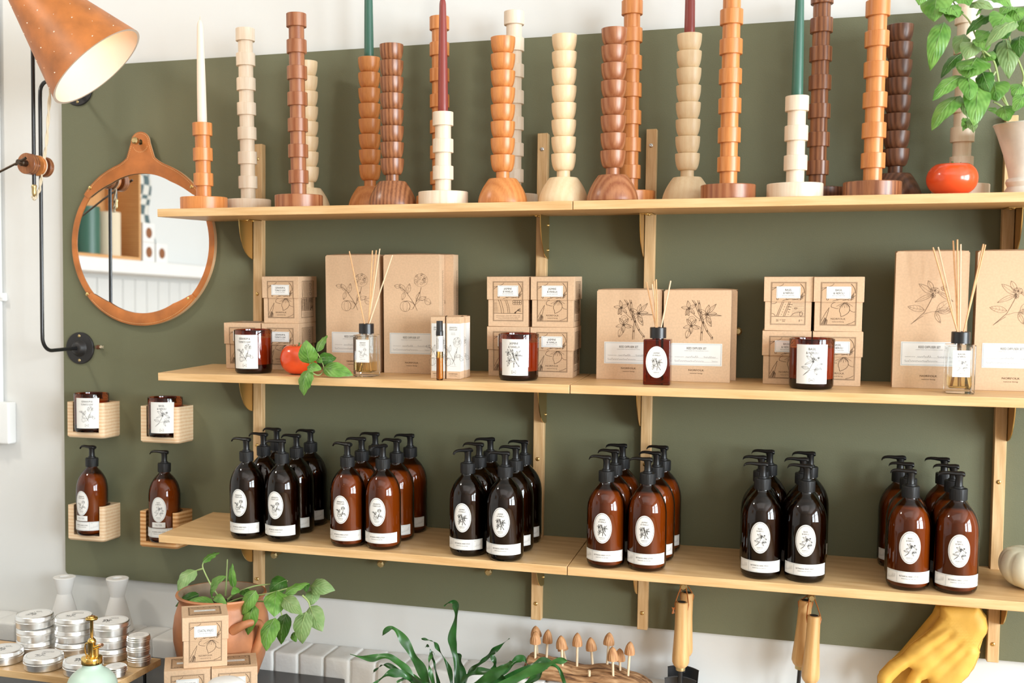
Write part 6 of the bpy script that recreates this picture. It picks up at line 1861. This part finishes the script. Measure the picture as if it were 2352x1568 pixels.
def strap(b, pts, w, m, seed, face=(-.15, -.85, .45)):
    P = [Vector(p) for p in pts]; Q = []
    for i in range(len(P) - 1):
        p0 = P[max(i - 1, 0)]; p1 = P[i]; p2 = P[i + 1]; p3 = P[min(i + 2, len(P) - 1)]
        for k in range(10):
            q = k / 10; Q.append(.5 * ((2 * p1) + (p2 - p0) * q + (2 * p0 - 5 * p1 + 4 * p2 - p3) * q * q + (3 * p1 - p0 - 3 * p2 + p3) * q ** 3))
    Q.append(P[-1]); n = len(Q); r = random.Random(seed); ph = r.uniform(0, 6); vs = []; fs = []
    f = Vector(face) + Vector((r.uniform(-.5, .5), 0, r.uniform(-.4, .4)))
    for i, c in enumerate(Q):
        u = i / (n - 1); tt = (Q[min(i + 1, n - 1)] - Q[max(i - 1, 0)]).normalized()
        nn = (f - tt * f.dot(tt)).normalized()
        tw = .5 * sin(u * 5 + ph); s = tt.cross(nn).normalized(); s, nn = s * cos(tw) + nn * sin(tw), nn * cos(tw) - s * sin(tw)
        hw = w / 2 * min(1, (u / .25) ** .6 + .12) * max(.02, (1 - u ** 3.0)) ** .75
        for j, v in enumerate((-1, -.5, 0, .5, 1)):
            wob = .0030 * sin(u * 26 + ph + (2 if v > 0 else 0)) * abs(v)
            vs.append(c + s * (v * hw) + nn * (.28 * hw * abs(v) + wob) + s * (.0022 * sin(u * 19 + ph * 2) * v))
    for i in range(n - 1):
        for j in range(4): fs.append((i * 5 + j, i * 5 + j + 1, (i + 1) * 5 + j + 1, (i + 1) * 5 + j))
    b.add(vs, fs, m)


FR = [([(.745, -.27, .55), (.70, -.26, .66), (.665, -.25, .705), (.640, -.25, .742), (.610, -.25, .770), (.585, -.25, .750)], .026, 1), ([(.77, -.25, .55), (.757, -.21, .67), (.745, -.2, .72), (.742, -.2, .750), (.752, -.2, .800), (.748, -.2, .826), (.735, -.2, .829), (.720, -.2, .818)], .021, 0),
      ([(.74, -.29, .55), (.69, -.3, .655), (.655, -.3, .697), (.620, -.3, .717), (.570, -.3, .709), (.525, -.3, .714)], .024, 1), ([(.76, -.24, .55), (.745, -.22, .66), (.722, -.22, .710), (.700, -.22, .738), (.672, -.22, .741)], .0085, 0), ([(.77, -.26, .55), (.785, -.21, .66), (.815, -.2, .693), (.845, -.2, .725), (.880, -.2, .757)], .019, 0),
      ([(.79, -.28, .55), (.84, -.30, .655), (.90, -.3, .690), (.955, -.3, .728), (.985, -.3, .742), (1.015, -.3, .731), (1.032, -.3, .695)], .029, 0), ([(.79, -.3, .55), (.87, -.35, .665), (.93, -.35, .716), (.98, -.35, .745), (1.02, -.35, .764), (1.045, -.35, .768)], .028, 1), ([(.77, -.27, .55), (.79, -.29, .66), (.83, -.31, .705), (.88, -.32, .712), (.92, -.33, .690)], .030, 0),
      ([(.77, -.27, .55), (.80, -.30, .64), (.86, -.33, .70), (.905, -.34, .735), (.925, -.35, .752)], .030, 1), ([(.75, -.3, .55), (.72, -.33, .655), (.69, -.36, .70), (.65, -.38, .705), (.61, -.40, .675)], .026, 0), ([(.76, -.3, .55), (.77, -.35, .65), (.80, -.38, .69), (.84, -.40, .68), (.87, -.41, .65)], .028, 0), ([(.75, -.3, .55), (.70, -.36, .64), (.66, -.40, .67), (.615, -.42, .665), (.59, -.42, .645)], .024, 1),
      ([(.74, -.27, .55), (.68, -.25, .63), (.63, -.24, .665), (.58, -.23, .672), (.555, -.23, .65)], .012, 0), ([(.78, -.24, .55), (.82, -.19, .64), (.87, -.17, .68), (.90, -.16, .70), (.915, -.16, .685)], .026, 0), ([(.77, -.24, .55), (.765, -.19, .64), (.75, -.17, .69), (.74, -.17, .70)], .022, 0), ([(.76, -.31, .55), (.75, -.38, .63), (.72, -.43, .65), (.68, -.46, .64)], .028, 0),
      ([(.78, -.3, .55), (.82, -.36, .62), (.88, -.40, .66), (.94, -.42, .675), (.98, -.43, .655)], .028, 0), ([(.76, -.27, .55), (.735, -.28, .63), (.72, -.29, .68), (.715, -.29, .71), (.722, -.29, .735), (.728, -.29, .73)], .009, 1), ([(.75, -.27, .55), (.73, -.27, .62), (.70, -.28, .655), (.665, -.29, .672), (.64, -.3, .66)], .026, 1), ([(.79, -.27, .55), (.85, -.26, .61), (.92, -.25, .66), (.965, -.25, .70), (.98, -.25, .715)], .024, 1),
      ([(.745, -.25, .55), (.715, -.23, .66), (.700, -.22, .70), (.690, -.22, .725), (.682, -.22, .722)], .009, 0), ([(.77, -.28, .55), (.815, -.27, .63), (.85, -.26, .68), (.862, -.26, .715), (.85, -.26, .735)], .022, 0)]
b = B()
for i, (pts, w_, m) in enumerate(FR): strap(b, [(x - .77, y + .27, z) for x, y, z in pts], w_ * .80, m, i * 7 + 3)
b.build('fronds', [MT['fern'], MT['fernl']], t, angle=180)
# ------------------------------------------------------------------ render look
vs_ = SC.view_settings
SC.display_settings.display_device = 'sRGB'
vs_.view_transform = 'Standard'; vs_.look = 'None'; vs_.gamma = 1.0; vs_.use_curve_mapping = False
vs_.exposure = EXPO
cy = SC.cycles
cy.use_denoising = True
cy.max_bounces = 10; cy.diffuse_bounces = 4; cy.glossy_bounces = 5; cy.transmission_bounces = 6; cy.transparent_max_bounces = 16
cy.caustics_reflective = False; cy.caustics_refractive = False; cy.sample_clamp_indirect = 6.0; cy.blur_glossy = 0.6
